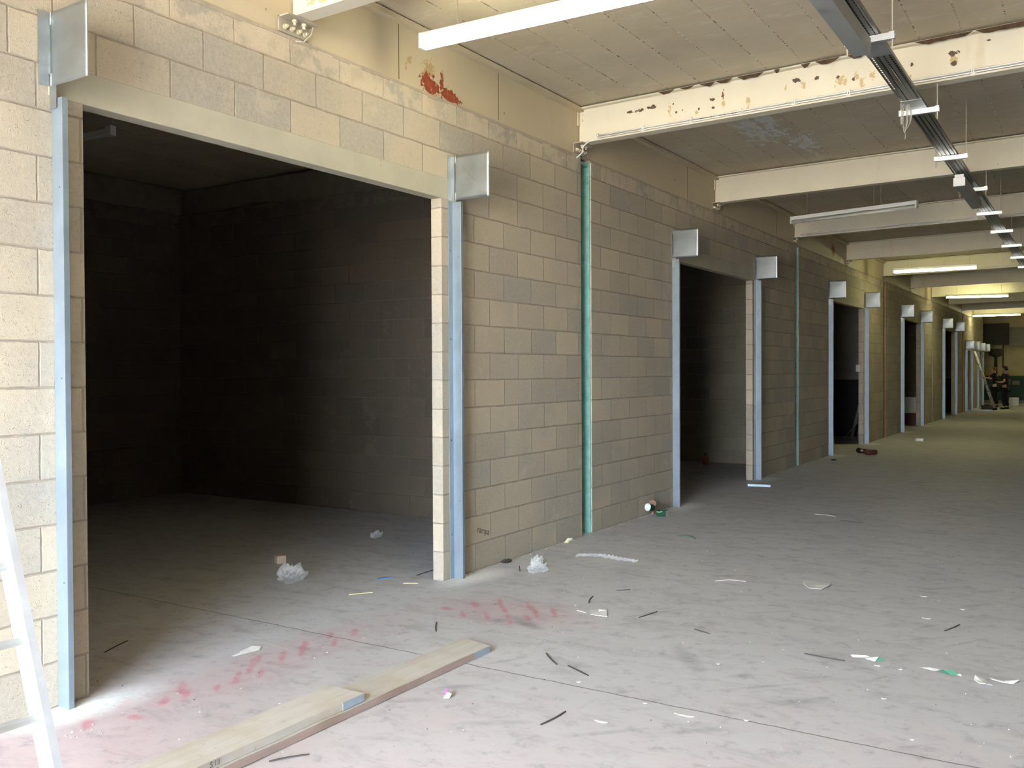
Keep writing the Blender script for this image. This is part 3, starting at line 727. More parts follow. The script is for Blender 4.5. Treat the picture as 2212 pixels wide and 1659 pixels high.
t = thing('cable_bundle', 'bundle of black and grey cables lying in the cable tray', 'cables', (3.09, 0, TZ + .003))
cb = MB()
for k in range(5):
    x = -.05 + .024 * k; cb.tube([(x + .008 * math.sin(y * 1.3 + k), y, .012 + .004 * math.sin(y * 2 + k)) for y in np.linspace(-.8, 25.8, 60)], .009, 6)
cb.build('cables', M['black_cable'], t)
HY = [B0 + BAY * .5 * k for k in range(1, 11)]
for k, y in enumerate(HY):
    q = ['nearest', 'second', 'third', 'fourth', 'fifth', 'sixth', 'seventh', 'eighth', 'ninth', 'tenth']
    lab = 'zinc strut crossbar on threaded rods carrying the cable tray' + ', %s from the camera' % q[k]
    t = thing('tray_hanger', lab, 'hanger', (3.105, y - .005, TZ - .0445), 0, 'tray hangers')
    mm = MB().box((-.15, -.02, 0), (.15, -.018, .041)).box((-.15, .018, 0), (.15, .02, .041)).box((-.15, -.018, 0), (.15, .018, .002))
    mm.build('strut', M['strut'], t)
    ztop = (4.235 + SL * 3.1 if k % 2 == 0 else 3.905 + SL * 3.1) - (TZ - .043)
    for sx_ in (-.135, .135):
        MB().tube([(sx_, 0, -.06), (sx_, 0, ztop)], .0045, 6).build('threaded_rod', M['wire'], t)
        if k < 4: MB().box((sx_ - .018, -.019, .041), (sx_ + .018, .019, .046)).tube([(sx_, 0, .044), (sx_, 0, .055)], .009, 6).build('washer_nut', M['strut'], t)
def trunking(y0_, y1_, label, cap):
    t = thing('cable_trunking', label, 'trunking', (3.083, y0_, TZ - .146)); L = y1_ - y0_
    MB().box((-.05, 0, 0), (.05, L, .098)).build('trunking_body', M['trunk'], t, bevel=.002)
    MB().box((-.052, 0, -.002), (.052, L - .01, .006)).build('trunking_lid', M['trunk'], t)
    if cap:
        c = MB().box((-.058, -.05, -.01), (.058, .0, .08)).box((-.045, -.045, .08), (.045, 0, .115)).build('end_box', M['white_plastic'], t, bevel=.004); c['label'] = 'white plastic end box'
trunking(-1., 6.03, 'grey steel cable trunking hanging beside the tray, nearest piece', False)
trunking(10.86, 12.52, 'short dark cable trunking with a white end box beside the tray', True)
t = thing('cable_coil', 'grey cable coil looped over the second tray hanger', 'cable', (3.03, 7.86, 3.50)); cc = MB()
for k in range(4):
    w_ = .012 + .008 * k; cc.tube([(w_ * math.sin(a) * (1 if k % 2 else -1) + .004 * k, .02 * math.cos(a + k), .165 + (.15 - .02 * k) * math.cos(a)) for a in np.linspace(0, 2 * math.pi, 20)], .0028, 5)
cc.tube([(0, 0, .05), (.004, 0, 0), (.0, 0, -.03)], .003, 5).build('loops', M['grey_cable'], t)
# dim fitting in the dark room
t = thing('room_batten', 'dim unlit light batten under the ceiling of the dark nearest room', 'ceiling light', (-3.85, 5.22, 3.86))
MB().box((-.9, -.03, 0), (.42, .03, .05)).build('spine', M['batten'], t); MB().box((.42, -.03, -.02), (.50, .03, .07)).build('end_bracket', M['white_plastic'], t)
MB().tube([(.5, 0, .09), (.5, 0, .34)], .006, 6).build('hanging_wire', M['wire'], t)

# near ladder --------------------------------------------------------------------------
t = thing('ladder', 'bright aluminium ladder leaning towards the wall at the left edge', 'ladder', (1.60, 1.50, 0))
TL = .354; LL = 3.75
def stile(y, mb_y):
    c, s = math.cos(math.atan(TL)), math.sin(math.atan(TL)); R = Matrix(((c, 0, -s), (0, 1, 0), (s, 0, c)))
    m = MB(); w2 = .042
    m.box((-w2, mb_y - .002 if y > 0 else mb_y, .01), (w2, mb_y + (.0 if y > 0 else .002), LL), R=R)
    m.box((w2 - .003, mb_y, .01), (w2, mb_y + (.026 if y > 0 else -.026), LL), R=R).box((-w2, mb_y, .01), (-w2 + .003, mb_y + (.026 if y > 0 else -.026), LL), R=R)
    o = m.build('stile', M['alu'], t)
    f = MB().box((-w2 - .004, min(mb_y, mb_y + (.03 if y > 0 else -.03)), -.008), (w2 + .004, max(mb_y, mb_y + (.03 if y > 0 else -.03)), .05), R=R, T=(0, 0, .012)); ff_ = f.build('rubber_foot', M['black_rubber'], o)
    return R
R = stile(1, .18); stile(-1, -.22)
# rung centre heights follow the 250 mm spacing seen on the far stile
for k in range(13):
    d = .307 + .2515 * k; p = R @ Vector((0, 0, d)); 
    MB().tube([(p.x, -.22, p.z), (p.x, .186, p.z)], .0145, 12).build('rung', M['alu_dull'], t)
    if k < 8: MB().tube([(p.x, .176, p.z), (p.x, .181, p.z)], .019, 14).build('rung_collar', M['alu'], t)

# boards ------------------------------------------------------------------------------------
t = thing('scaffold_board', 'dusty scaffold board on the floor, lower one reaching farther into the hall', 'board', (1.325, 4.45, 0))
def board(t, L, z, mtop, skew, w_=.225, th=.038):
    m = MB(); n = 24
    for k in range(n):
        ya_, yb_ = -L * k / n, -L * (k + 1) / n; j0, j1 = .002 * math.sin(k * 1.7), .002 * math.sin((k + 1) * 1.7)
        i = len(m.v)
        for y_, j in ((ya_, j0), (yb_, j1)):
            dy = skew if k == 0 and y_ == 0 else 0
            m.v += [(0 + j, y_, z), (0 + j, y_, z + th), (-w_ + j, y_ + dy, z + th), (-w_ + j, y_ + dy, z)]
        for q in ((0, 1, 5, 4), (1, 2, 6, 5), (2, 3, 7, 6), (3, 0, 4, 7)): m.f.append([i + a for a in q]); m.uvo.append((0, 0)); m.sm.append(False)
        if k == 0: m.f.append([i, i + 3, i + 2, i + 1]); m.uvo.append((0, 0)); m.sm.append(False)
        if k == n - 1: m.f.append([i + 4, i + 5, i + 6, i + 7]); m.uvo.append((0, 0)); m.sm.append(False)
    return m.build('plank', mtop, t)
b_ = board(t, 3.2, .001, M['wood'], .05)
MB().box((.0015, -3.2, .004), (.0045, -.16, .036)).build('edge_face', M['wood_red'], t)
MB().box((.001, -.16, .001), (.006, .0, .038)).build('end_band', M['band'], t)
t = thing('scaffold_board', 'dusty scaffold board lying on top of another, marked SII on its edge', 'board', (1.312, 3.37, .040))
board(t, 3.0, .001, M['wood'], .0)
o = MB().box((.0015, -.15, .002), (.005, .0, .040)).build('end_band', M['band'], t); o['label'] = 'blue-grey metal end band'
def text(s, name, size, mat, parent, loc, rot, ext=.0004):
    cu = D.curves.new(name, 'FONT'); cu.body = s; cu.size = size; cu.extrude = ext; cu.align_x = 'CENTER'; cu.align_y = 'CENTER'
    o = D.objects.new(name, cu); COL.objects.link(o)
    dg = bpy.context.evaluated_depsgraph_get(); me = D.meshes.new_from_object(o.evaluated_get(dg)); D.objects.remove(o)
    me.materials.clear(); me.materials.append(mat); o = D.objects.new(name, me); link(o, parent); o.location = loc; o.rotation_euler = rot; return o
mk = text('S I I', 'edge_marking', .034, M['ink'], t, (.0055, -.90, .024), (math.radians(90), 0, math.radians(90)))
sf = MB()
for dy in (.004, .032):
    for z in (.0095, .0325): sf.box((.0046, -.925 + dy - .006, z - .0012), (.005, -.925 + dy + .006, z + .0012))
text('C', 'edge_marking', .034, M['ink'], t, (.0055, -1.03, .024), (math.radians(90), 0, math.radians(90)))
g = text('rampa', 'pencil_scribble', .075, M['ink'], None, (.0012, 6.335, .312), (math.radians(90), math.radians(14), math.radians(90)), .0003)
g.rotation_euler = (math.radians(90), math.radians(16), math.radians(90)); tag(g, 'small pencil scribble on a block low down right of the big opening', 'handwriting')

# ------------------------------------------------------------------ litter
def strip(name, A, B, mat, label, cat, wdt=.008, th=.004, bend=.0, z=.002, group=None, n=6):
    A = Vector((A[0], A[1], 0)); B = Vector((B[0], B[1], 0)); C_ = (A + B) / 2; d = (B - A); L = d.length; d.normalize(); nrm = Vector((-d.y, d.x, 0))
    m = MB(); i = 0
    for k in range(n + 1):
        q = k / n; c = A - C_ + d * L * q + nrm * bend * math.sin(q * math.pi); zz = z + abs(bend) * .15 * math.sin(q * math.pi)
        ww = wdt / 2 * (1 if 0 < k < n else .7)
        m.v += [tuple(c - nrm * ww + Vector((0, 0, zz))), tuple(c + nrm * ww + Vector((0, 0, zz))), tuple(c + nrm * ww + Vector((0, 0, zz + th))), tuple(c - nrm * ww + Vector((0, 0, zz + th)))]
        if k:
            b = 4 * (k - 1)
            for f_ in ((0, 1, 5, 4), (1, 2, 6, 5), (2, 3, 7, 6), (3, 0, 4, 7)): m.f.append([b + a for a in f_][::-1]); m.uvo.append((0, 0)); m.sm.append(False)
    e = 4 * n; m.f += [[0, 1, 2, 3], [e + 3, e + 2, e + 1, e]]; m.uvo += [(0, 0)] * 2; m.sm += [False] * 2
    o = m.build(name, mat); o.location = (C_.x, C_.y, 0); tag(o, label, cat, group); return o
OFF = [((1.299, 5.749), (1.232, 5.942), 'short dark metal offcut just behind the torn white card'), ((1.30, 6.19), (1.375, 6.27), 'tiny dark offcut lying farther back behind the white card'),
       ((1.758, 5.587), (1.801, 5.792), 'dark offcut lying to the right of the torn white card'), ((1.623, 4.599), (1.78, 4.448), 'dark offcut between the board end and floor joint, left one of a pair'),
       ((1.841, 4.466), (2.017, 4.374), 'dark offcut near the floor joint, right one of a pair'), ((2.148, 3.649), (2.165, 3.857), 'dark offcut on the near side of the joint, right of the pink foil'),
       ((2.9, 5.373), (3.129, 5.354), 'long dark offcut left of the white and green wrapper'), ((1.38, 2.70), (1.472, 2.842), 'dark offcut at the bottom edge beside the boards'),
       ((2.173, 5.52), (2.291, 5.472), 'faint grey offcut in the middle of the open floor'), ((3.52, 6.296), (3.583, 6.507), 'small dark offcut near the right edge of the floor'),
       ((.677, 4.794), (.804, 4.621), 'short upright-looking dark offcut just behind the farther board'), ((.217, 6.555), (.334, 6.375), 'tiny dark offcut left of the crumpled plastic bag'),
       ((1.971, 10.338), (2.218, 10.307), 'thin dark offcut far back beyond the white sliver'), ((-.593, 3.248), (-.69, 3.471), 'dark offcut in shadow inside the big opening at left'),
       ((-.296, 5.814), (-.304, 6.051), 'curved dark offcut beside the jamb inside the big opening')]
for a, b, l in OFF: strip('metal_offcut', a, b, M['offcut'], l, 'metal strip', .008, .004, random.uniform(-.012, .012), group='dark metal offcuts on the floor')
strip('yellow_straw', (-.323, 5.045), (-.218, 5.191), M['yellow'], 'pale yellow plastic strip on the floor, longer and nearer one', 'plastic strip', .007, .004, .006)
strip('yellow_straw', (-.214, 5.543), (-.112, 5.604), M['yellow'], 'pale yellow plastic strip close to the right jamb of the opening', 'plastic strip', .007, .004, .003)
strip('white_strip', (1.819, 6.868), (2.027, 6.976), M['paper'], 'thin curved white strip in the middle of the far floor', 'plastic strip', .010, .003, .03)
strip('white_strip', (1.619, 10.656), (1.856, 10.603), M['paper'], 'thin white sliver on the floor farther back', 'plastic strip', .012, .003, .01)
strip('white_strip', (1.319, 5.541), (1.398, 5.518), M['paper'], 'short white sliver touching the red paint marks', 'paper scrap', .016, .003, .0)
strip('green_string', (.808, 8.56), (1.029, 8.487), M['greenstr'], 'faded dark green string lying on the floor before the green box', 'string', .014, .005, .05)
strip('blue_scrap', (-.481, 5.548), (-.426, 5.657), M['blue'], 'small blue plastic scrap on the shaded floor inside the opening', 'plastic scrap', .03, .004, .01)
t = thing('metal_bar', 'short bright metal channel offcut lying before the second opening', 'metal bar', (.305, 12.806, 0), math.atan2(.054, .301))
MB().box((-.155, -.02, .001), (.155, -.017, .032)).box((-.155, .017, .001), (.155, .02, .032)).box((-.155, -.02, .03), (.155, .02, .033)).build('channel', M['rail'], t)

def sheet(name, pts, mat, label, cat, z=.004, th=.002, curl=.0, group=None):
    c = np.mean(np.array(pts), 0); m = MB(); P = [(p[0] - c[0], p[1] - c[1]) for p in pts]; n = len(P); i = 0
    for h in (0, th):
        for k, (a, b) in enumerate(P): m.v.append((a, b, z + h + (curl if k % 3 == 0 else 0)))
    m.v.append((0, 0, z)); m.v.append((0, 0, z + th))
    for k in range(n):
        j = (k + 1) % n; m.f += [[j, k, 2 * n], [n + k, n + j, 2 * n + 1], [k, j, n + j, n + k]]
    m.uvo = [(0, 0)] * len(m.f); m.sm = [False] * len(m.f)
    o = m.build(name, mat); o.location = (c[0], c[1], 0); return tag(o, label, cat, group)
sheet('torn_card', [(1.406, 5.565), (1.425, 5.605), (1.44, 5.64), (1.462, 5.59), (1.497, 5.635), (1.574, 5.488), (1.472, 5.439)][::-1], M['paper'], 'torn white card lying flat beyond the end of the boards', 'paper', .004, .003, .012)
sheet('grey_paper', [(2.41, 7.19), (2.496, 7.235), (2.605, 7.225), (2.625, 7.124), (2.592, 7.01), (2.503, 7.00), (2.44, 7.07)][::-1], M['grey_paper'], 'crumpled half-round grey paper alone on the open floor', 'paper', .004, .003, .012)
t = thing('wrapper', 'white and green crumpled wrapper on the floor, left one of two', 'wrapper', (3.24, 5.45, 0), .2)
MB().quad([(-.09, .02, .003), (-.02, -.02, .012), (.03, -.03, .004), (.05, .02, .02), (-.02, .025, .008)]).quad([(-.09, .02, .003), (-.1, .04, .01), (-.02, .03, .018), (.03, .025, .004)]).build('white_part', M['paper'], t)
MB().quad([(.03, -.02, .006), (.085, .01, .004), (.06, .03, .014), (.03, .025, .012)]).build('green_part', M['mint'], t)
t = thing('wrapper', 'white and mint green wrapper on the floor, right one of two', 'wrapper', (3.62, 5.43, 0), -.05)
MB().quad([(-.12, .02, .003), (-.04, -.015, .006), (.0, -.02, .012), (.0, .02, .01), (-.06, .02, .012)]).quad([(.06, -.01, .004), (.10, -.02, .004), (.09, .01, .01)]).build('white_part', M['paper'], t)
MB().quad([(-.02, -.018, .014), (.05, -.03, .005), (.08, .0, .006), (.05, .02, .018), (.0, .02, .013)]).build('green_part', M['mint'], t)
sheet('card_scrap', [(3.78, 5.42), (3.83, 5.40), (3.87, 5.33), (3.84, 5.30), (3.81, 5.33), (3.78, 5.38)], M['grey_paper'], 'small angular grey card scrap near the right edge', 'card scrap', .004, .004, .012)
sheet('white_scrap', [(3.85, 5.42), (3.90, 5.43), (3.95, 5.47), (3.985, 5.46), (3.96, 5.42), (3.91, 5.415), (3.86, 5.40)], M['paper'], 'twisted white plastic scrap beside the grey card scrap', 'plastic scrap', .003, .003, .012)
t = thing('foil_wrapper', 'small magenta and lilac sweet wrapper right of the boards', 'wrapper', (1.555, 3.71, 0))
MB().quad([(-.02, .01, .003), (.0, -.015, .005), (.012, .005, .03), (-.01, .02, .045)]).quad([(-.01, .02, .045), (.012, .005, .03), (.005, .03, .004)]).build('magenta_part', M['pink'], t)
MB().quad([(.0, -.02, .003), (.03, -.012, .004), (.03, .012, .022), (.008, .0, .03)]).build('lilac_part', M['lilac'], t)
t = thing('litter_wrapper', 'yellow and white crumpled wrapper at the foot of the wall left of the teal column', 'wrapper', (.04, 7.74, 0))
MB().quad([(-.02, -.06, .003), (.03, -.05, .004), (.03, .02, .03), (-.02, .01, .035)]).quad([(.0, .0, .01), (.035, .02, .004), (.03, .07, .006), (-.01, .06, .03)]).build('white_part', M['paper'], t)
MB().quad([(-.0, -.08, .002), (.035, -.085, .004), (.03, -.05, .03), (.0, -.055, .03)]).build('yellow_part', M['yellow'], t)
t = thing('feather_scrap', 'torn white leaf-shaped scrap on the floor inside the big opening', 'paper scrap', (.12, 3.70, 0))
MB().quad([(-.045, -.02, .003), (.0, -.06, .002), (.03, .06, .003), (.0, .10, .012), (-.035, .06, .02)]).build('torn_sheet', M['grey_paper'], t)
MB().quad([(-.03, -.10, .002), (.0, -.10, .002), (.005, -.04, .004), (-.02, -.04, .006)]).build('white_tip', M['paper'], t)
t = thing('block_piece', 'small pale brick piece standing on the floor inside the big opening', 'brick', (-1.62, 5.60, 0), -.5)
MB().box((-.045, -.04, .001), (.045, .04, .068)).build('brick_piece', plain('pale_brick', (.62, .50, .40), .9, bump=.4), t, bevel=.003)

def crumple(name, loc, size, mat, label, cat, seed, n=150, h=.5, seg=None, group=None):
    rnd = random.Random(seed); bm = bmesh.new(); bmesh.ops.create_icosphere(bm, subdivisions=4, radius=1)
    from mathutils import noise as mn
    for v in bm.verts:
        p = v.co.copy(); k = .55 + .75 * mn.fractal(p * 1.6 + Vector((seed * 3.1, 0, 0)), .8, 2., 4) - .9 * abs(mn.noise(p * 3.4 + Vector((seed, 2, 0)))) - .4 * abs(mn.noise(p * 8 + Vector((seed, 0, 5))))
        v.co = Vector((p.x * size[0] * (.7 + k * .5), p.y * size[1] * (.7 + k * .5), max(0, (p.z + .55)) * size[2] * (.6 + .6 * k)))
        v.co.z = max(.002, v.co.z)
    me = D.meshes.new(name); bm.to_mesh(me); bm.free(); me.materials.append(mat)
    o = D.objects.new(name, me); link(o); o.location = loc; return tag(o, label, cat, group)
crumple('plastic_bag', (.45, 6.46, 0), (.075, .11, .06), M['film'], 'crumpled clear plastic bag on the floor near the wall', 'plastic bag', 3)
crumple('plastic_bag', (.30, 6.70, 0), (.05, .07, .05), M['film'], 'smaller clump of clear plastic right behind the crumpled bag', 'plastic bag', 5)
crumple('plastic_bag', (-1.02, 5.16, 0), (.10, .13, .10), M['film'], 'crumpled clear plastic bag on the shaded floor inside the big opening', 'plastic bag', 9)
crumple('plastic_bag', (-1.71, 6.96, 0), (.05, .09, .045), M['film'], 'dim scrap of clear plastic deep inside the first room', 'plastic bag', 12)
crumple('string_tangle', (.04, 6.63, 0), (.035, .07, .02), M['fluff'], 'tangle of dark string at the foot of the wall right of the big opening', 'string', 14)
ls = MB(); rnd = random.Random(4); prev = None; n = 34
for k in range(n + 1):
    q = k / n; x = -.285 + .57 * q; y = .05 * math.sin(q * 5) - .02 + .09 * q - .045; z = .012 + .022 * abs(math.sin(k * 1.9)) * (1 - abs(q - .5)); ww = .014 + .028 * abs(math.sin(k * .7 + 1)) * (1 - .5 * q)
    cur = [(x, y - ww, .003 + rnd.uniform(0, .012)), (x + rnd.uniform(-.006, .006), y, z + .008), (x, y + ww * .8, .004 + rnd.uniform(0, .01))]
    if prev: ls.quad([prev[0], cur[0], cur[1], prev[1]]); ls.quad([prev[1], cur[1], cur[2], prev[2]])
    prev = cur
o = ls.build('plastic_strip', M['film']); o.location = (.73, 7.215, 0); o.rotation_euler = (0, 0, .02); tag(o, 'long torn strip of clear plastic film on the floor before the teal column', 'plastic film')

# green box and paper cup
t = thing('open_box', 'small open dark green box with lime stripe on the floor before the second opening', 'box', (.185, 9.665, 0), .12)
MB().box((-.055, -.055, .001), (.055, -.053, .066)).box((-.055, .053, .001), (.055, .055, .066)).box((-.055, -.053, .001), (-.053, .053, .066)).box((-.055, -.053, .001), (.055, .053, .003)).build('box_body', M['green'], t)
MB().box((.053, -.055, .001), (.0555, .055, .066)).build('end_flap', M['paper'], t)['label'] = 'white end flap'
MB().prism([(-.054, .048), (-.02, .047), (.012, .055), (.012, .060), (-.02, .053), (-.054, .054)], 'y', -.0565, -.0552).build('printed_stripe', M['lime'], t)['label'] = 'lime green stripe'
t = thing('paper_cup', 'dark green cup with white inside propped against the wall above the green box', 'cup', (.06, 9.60, .05))
R_ = Matrix.Rotation(math.radians(64), 3, 'Y') @ Matrix.Rotation(math.radians(-75), 3, 'X')
R_ = Matrix.Rotation(math.radians(-20), 3, 'Z') @ Matrix.Rotation(math.radians(78), 3, 'X')
m = MB(); n = 24
for k in range(2):
    for j in range(n): a = 2 * math.pi * j / n; v = R_ @ Vector(((.036 + .012 * k) * math.cos(a), (.036 + .012 * k) * math.sin(a), -.04 + .08 * k)); m.v.append(tuple(v + Vector((0, 0, .045))))
for j in range(n): m.f.append([j, (j + 1) % n, n + (j + 1) % n, n + j]); m.uvo.append((0, 0)); m.sm.append(True)
m.build('cup_wall', M['green'], t)
m = MB(); 
for k in range(2):
    for j in range(n): a = 2 * math.pi * j / n; v = R_ @ Vector(((.034 + .012 * k) * math.cos(a), (.034 + .012 * k) * math.sin(a), -.036 + .0765 * k)); m.v.append(tuple(v + Vector((0, 0, .045))))
for j in range(n): m.f.append([j, (j + 1) % n, n + (j + 1) % n, n + j][::-1]); m.uvo.append((0, 0)); m.sm.append(True)
m.f.append(list(range(n))); m.uvo.append((0, 0)); m.sm.append(False)
m.build('cup_inside', M['paper'], t)
t = thing('card_disc', 'round brown card disc leaning on the wall behind the green cup', 'card disc', (.03, 9.745, .0))
m = MB().tube([(.0, 0, .125), (.003, -.012, .122)], .042, 20); m.build('disc', M['brown_card'], t)
MB().box((-.012, -.01, .002), (.012, .012, .10)).build('card_support', M['brown_card'], t)
# second room
t = thing('plastic_bottle', 'orange-brown bottle standing by the far wall of the second room', 'bottle', (-1.45, 15.36, 0))
MB().tube([(0, 0, .001), (0, 0, .012), (0, 0, .11), (0, 0, .15), (0, 0, .165)], .04, 14, rs=[.034, .040, .040, .018, .016]).build('bottle_body', M['orange'], t)
MB().tube([(0, 0, .165), (0, 0, .19)], .018, 12).build('bottle_cap', M['black_rubber'], t)
sheet('paper_sheet', [(-1.26, 14.02), (-1.14, 14.16), (-1.02, 14.18), (-1.08, 14.0), (-1.17, 13.92)], M['grey_paper'], 'flat pale paper on the floor inside the second room', 'paper', .003, .002, .015)
# red tool
t = thing('hand_tool', 'dark red hand tool with black end lying on the floor before the third opening', 'tool', (.56, 18.75, 0), -.75)
MB().tube([(-.19, 0, .05), (-.05, 0, .055), (.12, 0, .05)], .04, 10, rs=[.04, .045, .045]).build('tool_body', M['redtool'], t)
MB().box((.09, -.13, .01), (.20, .10, .10)).build('tool_grip', M['redtool'], t, bevel=.02); MB().tube([(-.30, .03, .05), (-.19, 0, .05)], .06, 10, rs=[.055, .045]).build('black_end', M['black_rubber'], t)
MB().box((-.13, -.05, .05), (-.05, -.043, .08)).build('pale_sticker', M['paper'], t)
t = thing('rubber_scrap', 'small black curved rubber scrap near the foot of the third opening rail', 'scrap', (.31, 17.15, 0)); MB().tube([(-.04, 0, .012), (0, -.02, .014), (.04, .01, .012)], .014, 8).build('curved_scrap', M['black_rubber'], t)
t = thing('cardboard_tube', 'small white roll lying on the floor in the distance', 'roll', (.92, 22.68, 0), -.2)
MB().tube([(-.10, 0, .035), (.09, 0, .035)], .032, 12).build('roll_wall', M['paper'], t); MB().tube([(.09, 0, .035), (.092, 0, .035)], .022, 12).build('dark_end', M['black_rubber'], t)
# tiny white flakes: the countable bright ones
FL = [(3.27, 7.175, .045, .012, 'curled white flake beyond the grey card scrap, farther one'), (3.38, 6.55, .05, .010, 'thin white flake on the right part of the floor, middle one'), (3.43, 4.84, .022, .010, 'small white flake right of the floor joint line'),
      (3.555, 6.93, .03, .02, 'grey white flake near the right edge of the floor'), (3.635, 4.366, .016, .008, 'tiny white flake near the bottom right corner'), (2.37, 3.83, .06, .018, 'pale sliver near the bottom, right of the dark offcut'),
      (2.445, 4.157, .022, .012, 'white flake sitting on the floor joint'), (2.67, 4.106, .09, .012, 'flat whitish smear of plaster beside the floor joint'), (2.02, 4.26, .022, .02, 'curled white flake below the right dark offcut'),
      (2.54, 4.93, .02, .01, 'small white flake on the open floor left of the wrappers'), (2.94, 4.20, .02, .012, 'white flake right of the joint smear'), (.46, 14.35, .03, .015, 'white flake on the floor beyond the second opening'),
      (3.30, 5.36, .03, .008, 'thin white flake just right of the left wrapper'), (3.42, 5.36, .02, .01, 'white flake between the two wrappers')]
for x, y, a, b, l in FL:
    a *= .55; b *= .6; r_ = random.Random(int(x * 1000)); sheet('plaster_flake', [(x - a, y - b * .4), (x - a * .3, y - b), (x + a * .6, y - b * .8), (x + a, y + b * .2), (x + a * .2, y + b), (x - a * .6, y + b * .7)], M['paper'], l, 'flake', .002, .002, .003, group='white flakes on the floor')

def scatter(name, spots, mat, label, cat, smin, smax):
    m = MB(); rnd = random.Random(len(spots))
    for x, y in spots:
        s_ = rnd.uniform(smin, smax); a = rnd.uniform(0, 3); h = s_ * rnd.uniform(.4, .9)
        c, s2 = math.cos(a), math.sin(a); pts = [(s_ * c, s_ * s2), (-s_ * s2 * .7, s_ * c * .7), (-s_ * c * .9, -s_ * s2 * .9), (s_ * s2 * .6, -s_ * c * .6)]
        i = len(m.v); m.v += [(x + p[0], y + p[1], .0012) for p in pts] + [(x + rnd.uniform(-.2, .2) * s_, y, h + .0012)]
        for k in range(4): m.f.append([i + k, i + (k + 1) % 4, i + 4])
        m.uvo += [(0, 0)] * 4; m.sm += [False] * 4
    return tag(m.build(name, mat), label, cat, kind='stuff')
sp = [(RNG.uniform(.2, 4.4), RNG.uniform(2.6, 9)) for _ in range(260)] + [(RNG.uniform(-1.9, .1), RNG.uniform(3, 8)) for _ in range(60)] + [(RNG.uniform(.1, 1.6), RNG.uniform(9, 24)) for _ in range(50)]
scatter('plaster_crumbs', sp, M['white_crumb'], 'tiny white plaster crumbs scattered over the concrete floor', 'crumbs', .0025, .0065)
sp = [(abs(RNG.normal(0, .025)) + .004, y) for y in RNG.uniform(6.0, 10.3, 300)] + [(abs(RNG.normal(0, .04)) + .01, y) for y in RNG.uniform(13.7, 17.9, 120)] + [(RNG.normal(.42, .05), RNG.normal(2.45, .09)) for _ in range(14)] + [(RNG.normal(-.03, .02), RNG.uniform(2.55, 2.8)) for _ in range(20)]
scatter('mortar_crumbs', sp, M['debris'], 'grey mortar crumbs lying along the foot of the block wall', 'crumbs', .004, .012)
sp = [(RNG.uniform(-1.2, 4.3), RNG.uniform(2.6, 8)) for _ in range(120)]
scatter('dark_grit', sp, M['offcut'], 'specks of dark grit scattered over the concrete floor', 'grit', .002, .006)

# things in rooms 3 and 4
t = thing('switch_box', 'small pale switch box on the right jamb of the third opening', 'switch', (-.10, 21.155, 1.60)); MB().box((-.045, -.05, 0), (.045, .0, .15)).build('box_body', M['white_plastic'], t, bevel=.004); MB().box((-.02, -.056, .05), (.02, -.05, .10)).build('rocker', M['white_plastic'], t)
for i, (a, b, c, lab) in enumerate((((-.745, 22.66), (-.15, 22.1), .62, 'thin pale pipe leaning inside the third opening, lowest one'), ((-.62, 22.9), (-.28, 22.6), 1.2, 'grey board leaning inside the third opening, middle one'), ((-.40, 22.6), (-.25, 22.4), .9, 'grey board leaning inside the third opening, nearest the jamb'))):
    t = thing('leaning_plank', lab, 'plank', (a[0], a[1], 0)); MB().tube([(0, 0, .012), (b[0] - a[0], b[1] - a[1], c)], .012 if i == 0 else .04, 6).build('plank', M['grey_panel'], t)
t = thing('leaning_plank', 'dark plank leaning inside the fourth opening', 'plank', (-.6, 30.0, 0)); MB().tube([(0, 0, .03), (.45, .0, 1.35)], .04, 4).build('plank', M['grey_panel'], t); MB().tube([(.1, -.05, .03), (.5, -.05, 1.2)], .012, 6).build('pale_edge', M['paper'], t)
t = thing('stacked_box', 'white and dark red box standing inside the fourth opening', 'box', (-.3, 29.2, 0)); MB().box((-.2, 0, .001), (.2, .4, .36)).build('red_base', M['redtool'], t); MB().box((-.2, 0, .362), (.2, .3, .82)).build('white_top', M['grey_paper'], t)

# far end -------------------------------------------------------------------------------
t = thing('shutter_housing', 'dark shutter housing high on the far end wall', 'shutter housing', (-.28, YE - .5, 2.82)); MB().box((0, 0, 0), (1.06, .45, 1.0)).box((-.02, -.02, .45), (1.08, 0, .5)).build('housing', M['dark'], t)
t = thing('wall_board', 'grey board panel high on the far end wall beside the dark housing', 'panel', (.80, YE - .35, 2.75)); MB().box((0, 0, 0), (3, .3, .88)).build('board', M['grey_panel'], t, bevel=.01)
t = thing('soil_pipe', 'dark pipe with a wide head on the far end wall behind the ladder', 'pipe', (.25, YE - .45, 0)); MB().tube([(0, 0, 1.4), (0, 0, 2.2), (0, 0, 2.3), (0, 0, 2.6)], .06, 10, rs=[.07, .07, .3, .32]).build('pipe', M['dark'], t); MB().tube([(.3, .1, 1.5), (.3, .1, 2.8)], .03, 8).build('thin_pipe', M['dark'], t)
t = thing('workbench', 'dark shelf bench with boxes at the far end beside the people', 'bench', (1.15, 47.2, 0))
MB().box((-.35, 0, .86), (1.3, .6, .92)).build('bench_top', M['dark'], t); MB().box((-.33, .05, .40), (1.3, .55, .44)).build('shelf', M['dark'], t)
for x in (-.33, .5, 1.25): MB().box((x, .02, .001), (x + .05, .07, .86)).build('leg', M['dark'], t)
for x, z, w_, h, mt, l in ((-.05, .92, .28, .18, 'grey_panel', 'grey carton on top of the far bench'), (-.32, .92, .18, .10, 'brown_card', 'low brown carton at the left end of the far bench top')):
    t = thing('carton', l, 'box', (1.15 + x, 47.3, z + .001)); MB().box((0, 0, 0), (w_, .3, h)).build('carton_body', M[mt], t, bevel=.004)
